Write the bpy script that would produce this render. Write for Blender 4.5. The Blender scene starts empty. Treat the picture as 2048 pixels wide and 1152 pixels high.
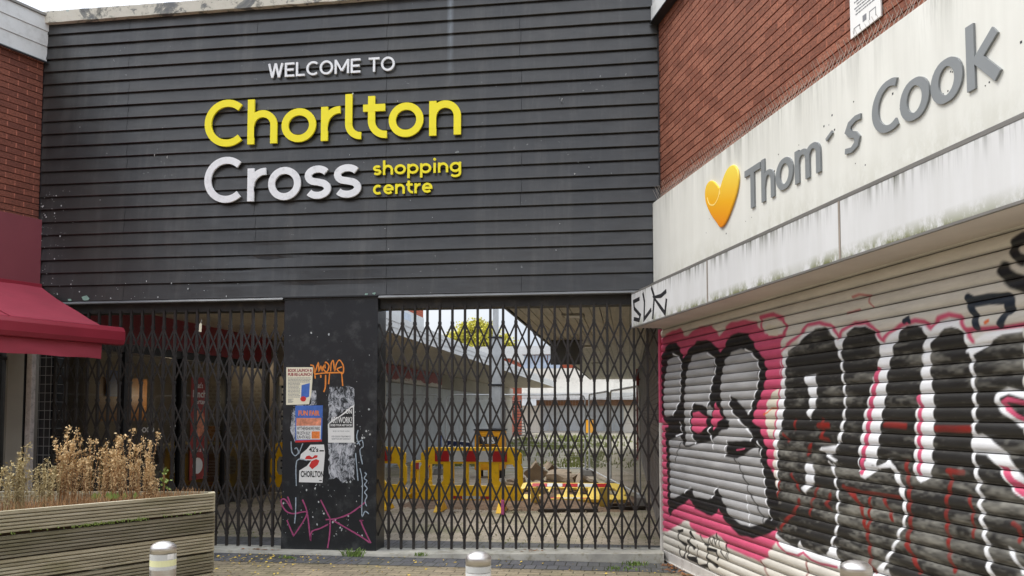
import bpy, bmesh, math, random
import numpy as np
from mathutils import Matrix, Vector, noise

random.seed(11)
np.random.seed(11)
R = math.radians
SC = bpy.context.scene
COL = SC.collection

# ------------------------------------------------------------------ camera
PITCH, ROLL, YAW = 0.05574, 0.00038, 0.13982
cam_d = bpy.data.cameras.new('camera')
cam = bpy.data.objects.new('camera', cam_d)
COL.objects.link(cam)
cam_d.sensor_width = 36.0
cam_d.lens = 1667.06 / 2048 * 36.0
cam_d.shift_y = (732.117 - 576) / 2048
cam_d.clip_start = 0.05
cam_d.clip_end = 2000
_rz = Matrix.Rotation(YAW, 4, 'Z')
_rx = Matrix.Rotation(PITCH, 4, 'X')
_ry = Matrix.Rotation(ROLL, 4, 'Y')
cam.matrix_world = Matrix.Translation((0, -9.03024, 1.55)) @ _rz @ _rx @ _ry @ Matrix.Rotation(R(90), 4, 'X')
SC.camera = cam

# ------------------------------------------------------------------ light
SUN_EL, SUN_AZ = R(60), R(272)          # azimuth clockwise from +Y: high on the left
W = bpy.data.worlds.new('World')
SC.world = W
W.use_nodes = True
wt = W.node_tree
wt.nodes.clear()
sky = wt.nodes.new('ShaderNodeTexSky')
sky.sky_type = 'NISHITA'
sky.sun_disc = False
sky.sun_elevation = SUN_EL
sky.sun_rotation = SUN_AZ
sky.air_density = 1.0
sky.dust_density = 2.5
wtc = wt.nodes.new('ShaderNodeTexCoord')
wmap = wt.nodes.new('ShaderNodeMapping')
wmap.inputs['Scale'].default_value = (1.2, 1.2, 3.0)
wn = wt.nodes.new('ShaderNodeTexNoise')
wn.inputs['Scale'].default_value = 2.2
wn.inputs['Detail'].default_value = 6
wr = wt.nodes.new('ShaderNodeValToRGB')
wr.color_ramp.elements[0].position = 0.34
wr.color_ramp.elements[0].color = (6.2, 6.7, 7.6, 1)
wr.color_ramp.elements[1].position = 0.72
wr.color_ramp.elements[1].color = (9.0, 9.1, 9.3, 1)
wmix = wt.nodes.new('ShaderNodeMix')
wmix.data_type = 'RGBA'
wmix.inputs[0].default_value = 0.86
bg = wt.nodes.new('ShaderNodeBackground')
bg.inputs['Strength'].default_value = 0.10
wo = wt.nodes.new('ShaderNodeOutputWorld')
wt.links.new(wtc.outputs['Generated'], wmap.inputs['Vector'])
wt.links.new(wmap.outputs['Vector'], wn.inputs['Vector'])
wt.links.new(wn.outputs['Fac'], wr.inputs['Fac'])
wt.links.new(sky.outputs['Color'], wmix.inputs[6])
wsep = wt.nodes.new('ShaderNodeSeparateXYZ')
wt.links.new(wtc.outputs['Generated'], wsep.inputs[0])
wg = wt.nodes.new('ShaderNodeMath')            # overcast sky: about three times brighter overhead than at the horizon
wg.operation = 'MULTIPLY_ADD'
wg.use_clamp = False
wmx = wt.nodes.new('ShaderNodeMath')
wmx.operation = 'MAXIMUM'
wmx.inputs[1].default_value = 0.0
wt.links.new(wsep.outputs['Z'], wmx.inputs[0])
wt.links.new(wmx.outputs[0], wg.inputs[0])
wg.inputs[1].default_value = 1.25
wg.inputs[2].default_value = 0.45
wml = wt.nodes.new('ShaderNodeMix')
wml.data_type = 'RGBA'
wml.blend_type = 'MULTIPLY'
wml.inputs[0].default_value = 1.0
wt.links.new(wr.outputs['Color'], wml.inputs[6])
wt.links.new(wg.outputs[0], wml.inputs[7])
wt.links.new(wml.outputs[2], wmix.inputs[7])
wt.links.new(wmix.outputs[2], bg.inputs['Color'])
wt.links.new(bg.outputs['Background'], wo.inputs['Surface'])

sun_d = bpy.data.lights.new('sun', 'SUN')
sun_d.energy = 1.5
sun_d.angle = R(22)
sun_d.color = (1.0, 0.96, 0.9)
sun = bpy.data.objects.new('sun', sun_d)
COL.objects.link(sun)
_sd = Vector((math.sin(SUN_AZ) * math.cos(SUN_EL), math.cos(SUN_AZ) * math.cos(SUN_EL), math.sin(SUN_EL)))
sun.rotation_euler = _sd.to_track_quat('Z', 'Y').to_euler()
sun.location = _sd * 60

SC.view_settings.view_transform = 'Standard'
SC.view_settings.look = 'None'
SC.view_settings.exposure = 1.0
SC.view_settings.gamma = 1.0
SC.view_settings.use_curve_mapping = False

# ------------------------------------------------------------------ helpers
def lin(r, g, b):
    f = lambda c: c / 12.92 if c <= 0.04045 else ((c + 0.055) / 1.055) ** 2.4
    return (f(r / 255), f(g / 255), f(b / 255), 1)

class NT:
    """tiny node-tree writer"""
    def __init__(s, name):
        s.m = bpy.data.materials.new(name)
        s.m.use_nodes = True
        s.t = s.m.node_tree
        s.b = s.t.nodes['Principled BSDF']
        s.tc = None
    def n(s, typ, **kw):
        nd = s.t.nodes.new(typ)
        for k, v in kw.items():
            if k.startswith('_'):
                setattr(nd, k[1:], v)
        return nd
    def ln(s, a, b):
        s.t.links.new(a, b)
    def co(s):
        if s.tc is None:
            s.tc = s.t.nodes.new('ShaderNodeTexCoord')
        return s.tc.outputs['Object']
    def mapped(s, scale=(1, 1, 1), loc=(0, 0, 0), rot=(0, 0, 0)):
        mp = s.t.nodes.new('ShaderNodeMapping')
        mp.inputs['Scale'].default_value = scale
        mp.inputs['Location'].default_value = loc
        mp.inputs['Rotation'].default_value = rot
        s.ln(s.co(), mp.inputs['Vector'])
        return mp.outputs['Vector']
    def noise(s, scale, detail=4, rough=0.55, vec=None, dist=0):
        nd = s.t.nodes.new('ShaderNodeTexNoise')
        nd.inputs['Scale'].default_value = scale
        nd.inputs['Detail'].default_value = detail
        nd.inputs['Roughness'].default_value = rough
        nd.inputs['Distortion'].default_value = dist
        s.ln(vec if vec is not None else s.co(), nd.inputs['Vector'])
        return nd.outputs['Fac']
    def ramp(s, fac, stops):
        nd = s.t.nodes.new('ShaderNodeValToRGB')
        el = nd.color_ramp.elements
        while len(el) < len(stops):
            el.new(0.5)
        for e, (p, c) in zip(el, stops):
            e.position = p
            e.color = c if not isinstance(c, (int, float)) else (c, c, c, 1)
        s.ln(fac, nd.inputs['Fac'])
        return nd.outputs['Color']
    def mix(s, fac, a, b, blend='MIX'):
        nd = s.t.nodes.new('ShaderNodeMix')
        nd.data_type = 'RGBA'
        nd.blend_type = blend
        for sock, v in ((nd.inputs[0], fac), (nd.inputs[6], a), (nd.inputs[7], b)):
            if isinstance(v, (int, float)):
                sock.default_value = v
            elif isinstance(v, tuple):
                sock.default_value = v
            else:
                s.ln(v, sock)
        return nd.outputs[2]
    def math(s, op, a, b=0.0, c=None):
        nd = s.t.nodes.new('ShaderNodeMath')
        nd.operation = op
        for sock, v in zip(nd.inputs, (a, b, c)):
            if v is None:
                continue
            if isinstance(v, (int, float)):
                sock.default_value = v
            else:
                s.ln(v, sock)
        return nd.outputs[0]
    def xyz(s):
        nd = s.t.nodes.new('ShaderNodeSeparateXYZ')
        s.ln(s.co(), nd.inputs[0])
        return nd.outputs
    def bump(s, h, strength=0.3, dist=0.01):
        nd = s.t.nodes.new('ShaderNodeBump')
        nd.inputs['Strength'].default_value = strength
        nd.inputs['Distance'].default_value = dist
        s.ln(h, nd.inputs['Height'])
        s.ln(nd.outputs['Normal'], s.b.inputs['Normal'])
    def col(s, v):
        if isinstance(v, tuple):
            s.b.inputs['Base Color'].default_value = v
        else:
            s.ln(v, s.b.inputs['Base Color'])
    def set(s, rough=None, metal=None, spec=None):
        if rough is not None:
            if isinstance(rough, (int, float)):
                s.b.inputs['Roughness'].default_value = rough
            else:
                s.ln(rough, s.b.inputs['Roughness'])
        if metal is not None:
            s.b.inputs['Metallic'].default_value = metal
        if spec is not None:
            s.b.inputs['Specular IOR Level'].default_value = spec

def mul(c, k):
    return (c[0] * k, c[1] * k, c[2] * k, 1)

def basic(name, c, rough=0.6, metal=0.0, var=0.15, vs=5.0, bump=0.0, bs=60.0, spec=0.5, dirt=None, dirt_amt=0.0):
    t = NT(name)
    f = t.noise(vs, 5, 0.6)
    k = t.ramp(f, [(0.3, mul(c, 1 - var)), (0.7, mul(c, 1 + var))])
    if dirt:
        g = t.ramp(t.noise(vs * 2.3, 8, 0.7), [(0.52, 0.0), (0.68, 1.0)])
        gm = t.math('MULTIPLY', g, dirt_amt)
        k = t.mix(gm, k, dirt)
    t.col(k)
    t.set(rough, metal, spec)
    if bump:
        t.bump(t.noise(bs, 4, 0.6), bump, 0.004)
    return t.m

class MB:
    def __init__(s):
        s.v = []
        s.f = []
        s.cut = []
    def add(s, vs, fs):
        s.cut.append((len(s.v), len(s.f)))
        o = len(s.v)
        s.v += [tuple(p) for p in vs]
        s.f += [tuple(i + o for i in q) for q in fs]
        return s
    def box(s, x0, x1, y0, y1, z0, z1):
        x0, x1 = min(x0, x1), max(x0, x1)
        y0, y1 = min(y0, y1), max(y0, y1)
        z0, z1 = min(z0, z1), max(z0, z1)
        return s.add([(x0, y0, z0), (x1, y0, z0), (x1, y1, z0), (x0, y1, z0), (x0, y0, z1), (x1, y0, z1), (x1, y1, z1), (x0, y1, z1)],
                     [(0, 3, 2, 1), (4, 5, 6, 7), (0, 1, 5, 4), (1, 2, 6, 5), (2, 3, 7, 6), (3, 0, 4, 7)])
    def quad(s, a, b, c, d):
        return s.add([a, b, c, d], [(0, 1, 2, 3)])
    def prism(s, poly, y0, y1):
        """poly in (x, z), extruded between y0 and y1"""
        n = len(poly)
        ar = sum(poly[i][0] * poly[(i + 1) % n][1] - poly[(i + 1) % n][0] * poly[i][1] for i in range(n))
        if ar < 0:
            poly = poly[::-1]
        vs = [(x, y0, z) for x, z in poly] + [(x, y1, z) for x, z in poly]
        fs = [tuple(range(n)), tuple(range(2 * n - 1, n - 1, -1))]
        fs += [(i, i + n, (i + 1) % n + n, (i + 1) % n) for i in range(n)]
        return s.add(vs, fs)
    def plan(s, poly, z0, z1):
        """poly in (x, y), extruded between z0 and z1"""
        n = len(poly)
        ar = sum(poly[i][0] * poly[(i + 1) % n][1] - poly[(i + 1) % n][0] * poly[i][1] for i in range(n))
        if ar < 0:
            poly = poly[::-1]
        vs = [(x, y, z0) for x, y in poly] + [(x, y, z1) for x, y in poly]
        fs = [tuple(range(n - 1, -1, -1)), tuple(range(n, 2 * n))]
        fs += [(i, (i + 1) % n, (i + 1) % n + n, i + n) for i in range(n)]
        return s.add(vs, fs)
    def ribbon(s, pts, w, y0, y1, closed=False):
        """flat stroke in the x-z plane with its front at y0 and its back at y1"""
        n = len(pts)
        L, Rr = [], []
        for i in range(n):
            if closed:
                a, b = pts[i - 1], pts[(i + 1) % n]
            else:
                a, b = pts[max(i - 1, 0)], pts[min(i + 1, n - 1)]
            p = pts[i]
            d1 = Vector((p[0] - a[0], p[1] - a[1]))
            d2 = Vector((b[0] - p[0], b[1] - p[1]))
            if d1.length < 1e-9: d1 = d2
            if d2.length < 1e-9: d2 = d1
            d1, d2 = d1.normalized(), d2.normalized()
            n1 = Vector((-d1.y, d1.x)); n2 = Vector((-d2.y, d2.x))
            m = n1 + n2
            m = m.normalized() if m.length > 1e-6 else n1
            k = 1 / max(0.45, m.dot(n1))
            ww = w[i] if isinstance(w, (list, tuple)) else w
            L.append((p[0] + m.x * ww / 2 * k, p[1] + m.y * ww / 2 * k))
            Rr.append((p[0] - m.x * ww / 2 * k, p[1] - m.y * ww / 2 * k))
        vs = []
        for l, r in zip(L, Rr):
            vs += [(l[0], y0, l[1]), (r[0], y0, r[1]), (l[0], y1, l[1]), (r[0], y1, r[1])]
        fs = []
        for i in range(n if closed else n - 1):
            a = 4 * i; b = 4 * ((i + 1) % n)
            fs += [(a, a + 1, b + 1, b), (a + 2, b + 2, b + 3, a + 3), (a, b, b + 2, a + 2), (a + 1, a + 3, b + 3, b + 1)]
        if not closed:
            e = 4 * (n - 1)
            fs += [(0, 2, 3, 1), (e, e + 1, e + 3, e + 2)]
        return s.add(vs, fs)
    def tube(s, pts, r, n=6, cap=True):
        pts = [Vector(p) for p in pts]
        m = len(pts)
        vs = []
        up = Vector((0.13, 0.21, 0.97))
        for i, p in enumerate(pts):
            d = (pts[min(i + 1, m - 1)] - pts[max(i - 1, 0)]).normalized()
            if abs(d.dot(up)) > 0.96:
                up = Vector((0.9, 0.1, 0.2))
            a = d.cross(up).normalized()
            b = d.cross(a)
            rr = r[i] if isinstance(r, (list, tuple)) else r
            for k in range(n):
                t = 2 * math.pi * k / n
                vs.append(p + a * (rr * math.cos(t)) + b * (rr * math.sin(t)))
        fs = [(i * n + k, i * n + (k + 1) % n, (i + 1) * n + (k + 1) % n, (i + 1) * n + k) for i in range(m - 1) for k in range(n)]
        if cap:
            fs += [tuple(range(n - 1, -1, -1)), tuple((m - 1) * n + k for k in range(n))]
        return s.add(vs, fs)
    def lathe(s, prof, cx, cy, n=32):
        vs = []
        for r, z in prof:
            for k in range(n):
                t = 2 * math.pi * k / n
                vs.append((cx + r * math.cos(t), cy + r * math.sin(t), z))
        fs = [(i * n + k, i * n + (k + 1) % n, (i + 1) * n + (k + 1) % n, (i + 1) * n + k) for i in range(len(prof) - 1) for k in range(n)]
        fs += [tuple(range(n - 1, -1, -1)), tuple((len(prof) - 1) * n + k for k in range(n))]
        return s.add(vs, fs)
    def each(s, name, mat, parent, **kw):
        """every added piece becomes a part of its own"""
        c = s.cut + [(len(s.v), len(s.f))]
        for (v0, f0), (v1, f1) in zip(c, c[1:]):
            b = MB()
            b.v = s.v[v0:v1]
            b.f = [tuple(i - v0 for i in q) for q in s.f[f0:f1]]
            b.build(name, mat, parent, **kw)
    def build(s, name, mat, parent=None, smooth=False, bevel=0.0, frame=None, loc=None):
        o0 = Vector((0, 0, 0))
        if parent is not None:
            o0 = LOC.get(parent.name, o0)
        elif loc is not None:
            o0 = Vector(loc)
        me = bpy.data.meshes.new(name)
        me.from_pydata([(p[0] - o0[0], p[1] - o0[1], p[2] - o0[2]) for p in s.v], [], s.f)
        me.materials.append(mat)
        if smooth:
            for p in me.polygons:
                p.use_smooth = True
        me.update()
        o = bpy.data.objects.new(name, me)
        COL.objects.link(o)
        if parent is not None:
            o.parent = parent
            LOC[o.name] = o0
        else:
            LOC[o.name] = o0
            o.matrix_world = (frame if frame is not None else Matrix.Identity(4)) @ Matrix.Translation(o0)
        if bevel:
            md = o.modifiers.new('bevel', 'BEVEL')
            md.width = bevel
            md.segments = 2
            md.limit_method = 'ANGLE'
        return o

LOC = {}

def tag(o, label=None, cat=None, group=None, kind=None):
    if label: o['label'] = label
    if cat: o['category'] = cat
    if group: o['group'] = group
    if kind or cat: o['kind'] = kind or 'thing'
    return o

def thing(name, label, cat, loc=(0, 0, 0), frame=None, group=None):
    o = bpy.data.objects.new(name, None)
    o.empty_display_size = 0.1
    COL.objects.link(o)
    o.matrix_world = (frame if frame is not None else Matrix.Identity(4)) @ Matrix.Translation(loc)
    LOC[o.name] = Vector(loc)
    return tag(o, label, cat, group)

def text(mb, body, x, z, size, y, width=None, bold=0.0, front=True):
    """letters as flat mesh, lower-left corner at (x, z), facing -y"""
    cu = bpy.data.curves.new('lettering', 'FONT')
    cu.body = body
    cu.size = size
    cu.offset = bold
    cu.resolution_u = 3
    ob = bpy.data.objects.new('lettering', cu)
    COL.objects.link(ob)
    dg = bpy.context.evaluated_depsgraph_get()
    me = bpy.data.meshes.new_from_object(ob.evaluated_get(dg))
    xs = [v.co.x for v in me.vertices] or [0, 1]
    k = 1.0
    if width:
        k = width / (max(xs) - min(xs))
    x_off = min(xs)
    mb.add([(x + (v.co.x - x_off) * k, y, z + v.co.y) for v in me.vertices], [tuple(p.vertices) for p in me.polygons])
    bpy.data.objects.remove(ob)
    bpy.data.curves.remove(cu)
    bpy.data.meshes.remove(me)
    return mb

# wall frames: local x runs along the wall (left to right as seen), local -y faces the viewer, z is up
TH, XR = R(-17.675), 0.351
UR = Vector((-math.sin(TH), -math.cos(TH), 0))
NR = Vector((-math.cos(TH), math.sin(TH), 0))
def frame(xa, ya, org):
    return Matrix(((xa[0], ya[0], 0, org[0]), (xa[1], ya[1], 0, org[1]), (0, 0, 1, org[2]), (0, 0, 0, 1)))
FRT = frame(UR, -NR, (XR, 0, 0))
TL, XL = R(19.125), -7.015
FLT = frame((math.sin(TL), math.cos(TL)), (-math.cos(TL), math.sin(TL)), (XL, 0, 0))
FSH = frame((0, 1), (-1, 0), (-6.88, 0, 0))      # left shop row inside, facing +x; local x = world y

# ------------------------------------------------------------------ materials
def clad_mat():
    t = NT('black_painted_cladding')
    base = t.ramp(t.noise(0.9, 5, 0.6), [(0.3, lin(33, 34, 36)), (0.7, lin(53, 52, 50))])
    st = t.noise(1.0, 6, 0.7, t.mapped((5.0, 1, 0.55)))
    k = t.mix(t.math('MULTIPLY', t.ramp(st, [(0.5, 0.0), (0.75, 1.0)]), 0.36), base, lin(92, 90, 86))
    fl = t.ramp(t.noise(26, 3, 0.5), [(0.70, 0.0), (0.735, 1.0)])
    pk = t.ramp(t.noise(1.6, 4, 0.6), [(0.52, 0.0), (0.62, 1.0)])
    k = t.mix(t.math('MULTIPLY', t.math('MULTIPLY', fl, pk), 0.45), k, lin(165, 168, 165))
    # one pale run-off streak below the coping
    x, y, z = t.xyz()
    d = t.math('ABSOLUTE', t.math('SUBTRACT', x, 1.33))
    m = t.math('MULTIPLY', t.math('SUBTRACT', 1.0, t.math('MULTIPLY', d, 22.0)), 1.0)
    m = t.math('MAXIMUM', m, 0.0)
    zt = t.math('MAXIMUM', t.math('MULTIPLY', t.math('SUBTRACT', z, 2.35), 1.1), 0.0)
    m = t.math('MINIMUM', t.math('MULTIPLY', t.math('MULTIPLY', m, zt), t.noise(3, 5, 0.7, t.mapped((6, 1, 1.5)))), 1.0)
    k = t.mix(m, k, lin(150, 160, 168))
    t.col(k)
    t.set(t.ramp(t.noise(3.0, 5, 0.6, t.mapped((1.5, 1, 4))), [(0.3, 0.28), (0.75, 0.46)]), 0.0, 0.6)
    t.bump(t.noise(2.2, 3, 0.5, t.mapped((1, 1, 2.5))), 0.25, 0.02)
    return t.m

def brick_mat(name, c1, c2, dark):
    t = NT(name)
    x, y, z = t.xyz()
    cb = t.n('ShaderNodeCombineXYZ')
    t.ln(x, cb.inputs[0]); t.ln(z, cb.inputs[1])
    br = t.n('ShaderNodeTexBrick')
    br.inputs['Scale'].default_value = 1.0
    br.inputs['Brick Width'].default_value = 0.225
    br.inputs['Row Height'].default_value = 0.075
    br.inputs['Mortar Size'].default_value = 0.0075
    br.inputs['Mortar Smooth'].default_value = 0.3
    br.inputs['Bias'].default_value = -0.1
    br.inputs['Color1'].default_value = c1
    br.inputs['Color2'].default_value = c2
    br.inputs['Mortar'].default_value = mul(c1, 1.8)
    t.ln(cb.outputs[0], br.inputs['Vector'])
    rag = t.noise(34, 6, 0.75, t.mapped((1, 1, 2.4)))
    k = t.mix(t.math('MULTIPLY', t.ramp(rag, [(0.47, 0.0), (0.60, 1.0)]), 0.7), br.outputs['Color'], dark)
    big = t.ramp(t.noise(0.8, 4, 0.6), [(0.3, 0.78), (0.7, 1.15)])
    k = t.mix(1.0, k, big, 'MULTIPLY')
    t.col(k)
    t.set(0.85, 0, 0.3)
    t.bump(rag, 0.7, 0.008)
    return t.m

def streak_white(name, c, green, ztop, zbot, amt=0.8, hf=14.0):
    """white sheet with dirty runs from its top edge and algae along its bottom edge (local z)"""
    t = NT(name)
    k = t.ramp(t.noise(1.5, 5, 0.6), [(0.3, mul(c, 0.94)), (0.7, mul(c, 1.03))])
    x, y, z = t.xyz()
    v = t.noise(1.0, 5, 0.75, t.mapped((hf, 1, 0.7)))
    v2 = t.noise(1.0, 3, 0.6, t.mapped((1.7, 1, 0.3), (3.1, 0, 0)))
    run = t.math('MULTIPLY', t.ramp(v, [(0.44, 0.0), (0.60, 1.0)]), t.ramp(v2, [(0.36, 0.08), (0.56, 1.0)]))
    ft = t.math('MAXIMUM', t.math('SUBTRACT', 1.0, t.math('MULTIPLY', t.math('SUBTRACT', ztop, z), 1 / (0.5 * abs(ztop - zbot)))), 0.0)
    ft = t.math('MULTIPLY', ft, ft)
    k = t.mix(t.math('MULTIPLY', t.math('MULTIPLY', run, ft), amt), k, lin(70, 72, 56))
    fb = t.math('MAXIMUM', t.math('SUBTRACT', 1.0, t.math('MULTIPLY', t.math('SUBTRACT', z, zbot), 1 / (0.24 * abs(ztop - zbot)))), 0.0)
    alg = t.math('MULTIPLY', t.ramp(t.noise(9, 6, 0.75, t.mapped((1, 1, 0.6))), [(0.40, 0.0), (0.55, 1.0)]), t.ramp(t.noise(1.3, 3, 0.6, t.mapped((1, 1, 0.1), (1.3, 0, 0))), [(0.36, 0.3), (0.55, 1.0)]))
    k = t.mix(t.math('MULTIPLY', t.math('MULTIPLY', alg, fb), amt), k, green)
    faint = t.ramp(t.noise(1.0, 4, 0.6, t.mapped((7, 1, 0.4))), [(0.35, 0.0), (0.7, 0.16)])
    k = t.mix(faint, k, lin(150, 148, 135))
    t.col(k)
    t.set(0.42, 0, 0.4)
    return t.m

def timber_mat(name, k0, gseed):
    t = NT(name)
    g = t.noise(3.0, 8, 0.65, t.mapped((0.6, 0.6, 12), (gseed, 0, 0)))
    k = t.ramp(g, [(0.25, mul(lin(112, 106, 90), k0)), (0.5, mul(lin(160, 152, 130), k0)), (0.75, mul(lin(186, 180, 162), k0))])
    gr = t.ramp(t.noise(2.4, 5, 0.7, t.mapped((0.8, 0.8, 2.0))), [(0.48, 0.0), (0.68, 1.0)])
    k = t.mix(t.math('MULTIPLY', gr, 0.5), k, mul(lin(112, 110, 66), k0))
    dk = t.ramp(t.noise(1.7, 6, 0.7, t.mapped((0.7, 0.7, 5), (5, 2, 1))), [(0.55, 0.0), (0.72, 1.0)])
    k = t.mix(t.math('MULTIPLY', dk, 0.6), k, lin(60, 48, 30))
    t.col(k)
    t.set(0.85, 0, 0.25)
    t.bump(g, 0.5, 0.004)
    return t.m

def paver_mat(name, c1, c2, mort, bw, bh, ms=0.006, off=0.5, green=0.0, big=0.25):
    t = NT(name)
    br = t.n('ShaderNodeTexBrick')
    br.offset = off
    br.inputs['Scale'].default_value = 1.0
    br.inputs['Brick Width'].default_value = bw
    br.inputs['Row Height'].default_value = bh
    br.inputs['Mortar Size'].default_value = ms
    br.inputs['Mortar Smooth'].default_value = 0.2
    br.inputs['Color1'].default_value = c1
    br.inputs['Color2'].default_value = c2
    br.inputs['Mortar'].default_value = mort
    t.ln(t.mapped((1, 1, 1), (0.03, 0.02, 0)), br.inputs['Vector'])
    n1 = t.noise(2.0, 7, 0.65)
    k = t.mix(1.0, br.outputs['Color'], t.ramp(n1, [(0.3, 1 - big), (0.7, 1 + big)]), 'MULTIPLY')
    n2 = t.ramp(t.noise(40, 4, 0.7), [(0.35, 0.75), (0.65, 1.2)])
    k = t.mix(1.0, k, n2, 'MULTIPLY')
    if green:
        g = t.ramp(t.noise(0.9, 7, 0.7), [(0.47, 0.0), (0.62, 1.0)])
        k = t.mix(t.math('MULTIPLY', g, green), k, lin(98, 104, 58))
    t.col(k)
    t.set(0.85, 0, 0.3)
    h = t.mix(0.25, t.math('SUBTRACT', 1.0, br.outputs['Fac']), t.noise(50, 4, 0.6))
    t.bump(h, 0.5, 0.008)
    return t.m

def coping_mat():
    t = NT('flaking_painted_concrete')
    p = t.noise(3.2, 8, 0.68, None, 0.4)
    k = t.ramp(p, [(0.38, lin(120, 122, 122)), (0.44, lin(146, 146, 140)), (0.46, lin(206, 202, 188)), (0.8, lin(222, 218, 206))])
    s = t.ramp(t.noise(9, 6, 0.7), [(0.56, 0.0), (0.66, 1.0)])
    k = t.mix(t.math('MULTIPLY', s, 0.7), k, lin(84, 86, 84))
    s2 = t.ramp(t.noise(5, 5, 0.7, t.mapped((1, 1, 1), (9, 3, 2))), [(0.66, 0.0), (0.71, 1.0)])
    k = t.mix(t.math('MULTIPLY', s2, 0.8), k, lin(140, 176, 180))
    t.col(k)
    t.set(0.85, 0, 0.3)
    t.bump(p, 0.8, 0.01)
    return t.m

def shutter_mat(name):
    t = NT(name)
    a = t.n('ShaderNodeVertexColor')
    a.layer_name = 'paint'
    n = t.ramp(t.noise(1.0, 6, 0.7, t.mapped((2.2, 1, 14))), [(0.3, 0.82), (0.7, 1.12)])
    k = t.mix(1.0, a.outputs['Color'], n, 'MULTIPLY')
    ch = t.ramp(t.noise(1.0, 6, 0.75, t.mapped((16, 1, 44))), [(0.67, 0.0), (0.70, 1.0)])
    k = t.mix(t.math('MULTIPLY', ch, 0.75), k, lin(58, 50, 44))
    t.col(k)
    t.set(t.ramp(t.noise(5, 4, 0.6), [(0.3, 0.36), (0.7, 0.55)]), 0.0, 0.5)
    return t.m

def steel_mat(name, c=(0.62, 0.6, 0.58, 1), rough=0.36):
    t = NT(name)
    n = t.noise(1.0, 4, 0.6, t.mapped((3, 3, 220)))
    t.col(t.ramp(n, [(0.3, mul(c, 0.85)), (0.7, mul(c, 1.08))]))
    t.set(t.ramp(n, [(0.3, rough), (0.7, rough + 0.14)]), 1.0)
    return t.m

def glass_mat(name, tint=(0.25, 0.27, 0.27, 1), rough=0.03):
    t = NT(name)
    tr = t.n('ShaderNodeBsdfTransparent'); tr.inputs[0].default_value = tint
    gl = t.n('ShaderNodeBsdfGlossy'); gl.inputs['Roughness'].default_value = rough
    gl.inputs['Color'].default_value = (0.8, 0.85, 0.88, 1)
    fr = t.n('ShaderNodeFresnel'); fr.inputs['IOR'].default_value = 1.6
    mx = t.n('ShaderNodeMixShader')
    t.ln(fr.outputs[0], mx.inputs[0]); t.ln(tr.outputs[0], mx.inputs[1]); t.ln(gl.outputs[0], mx.inputs[2])
    t.ln(mx.outputs[0], t.t.nodes['Material Output'].inputs['Surface'])
    return t.m

def torn_mat():
    t = NT('torn_paper_residue')
    n = t.noise(11, 9, 0.78, t.mapped((1.6, 1, 1.0)), 1.2)
    x, y, z = t.xyz()
    zz = t.math('ADD', n, t.math('MULTIPLY', t.noise(2.2, 4, 0.6), 0.35))
    t.col(t.ramp(zz, [(0.60, lin(34, 35, 37)), (0.66, lin(120, 124, 130)), (0.76, lin(196, 198, 204))]))
    t.set(0.8)
    return t.m

def soffit_mat(name, c):
    t = NT(name)
    k = t.ramp(t.noise(2.5, 6, 0.65, t.mapped((6, 0.6, 1))), [(0.3, mul(c, 0.75)), (0.7, mul(c, 1.12))])
    t.col(k)
    t.set(0.7)
    return t.m

def heart_mat():
    t = NT('orange_yellow_heart')
    x, y, z = t.xyz()
    f = t.math('ADD', t.math('MULTIPLY_ADD', z, 1.5, 0.42), t.math('MULTIPLY', x, 0.35))
    t.col(t.ramp(f, [(0.12, lin(226, 134, 24)), (0.45, lin(238, 174, 34)), (0.9, lin(246, 222, 90))]))
    t.set(0.15)
    return t.m

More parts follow.
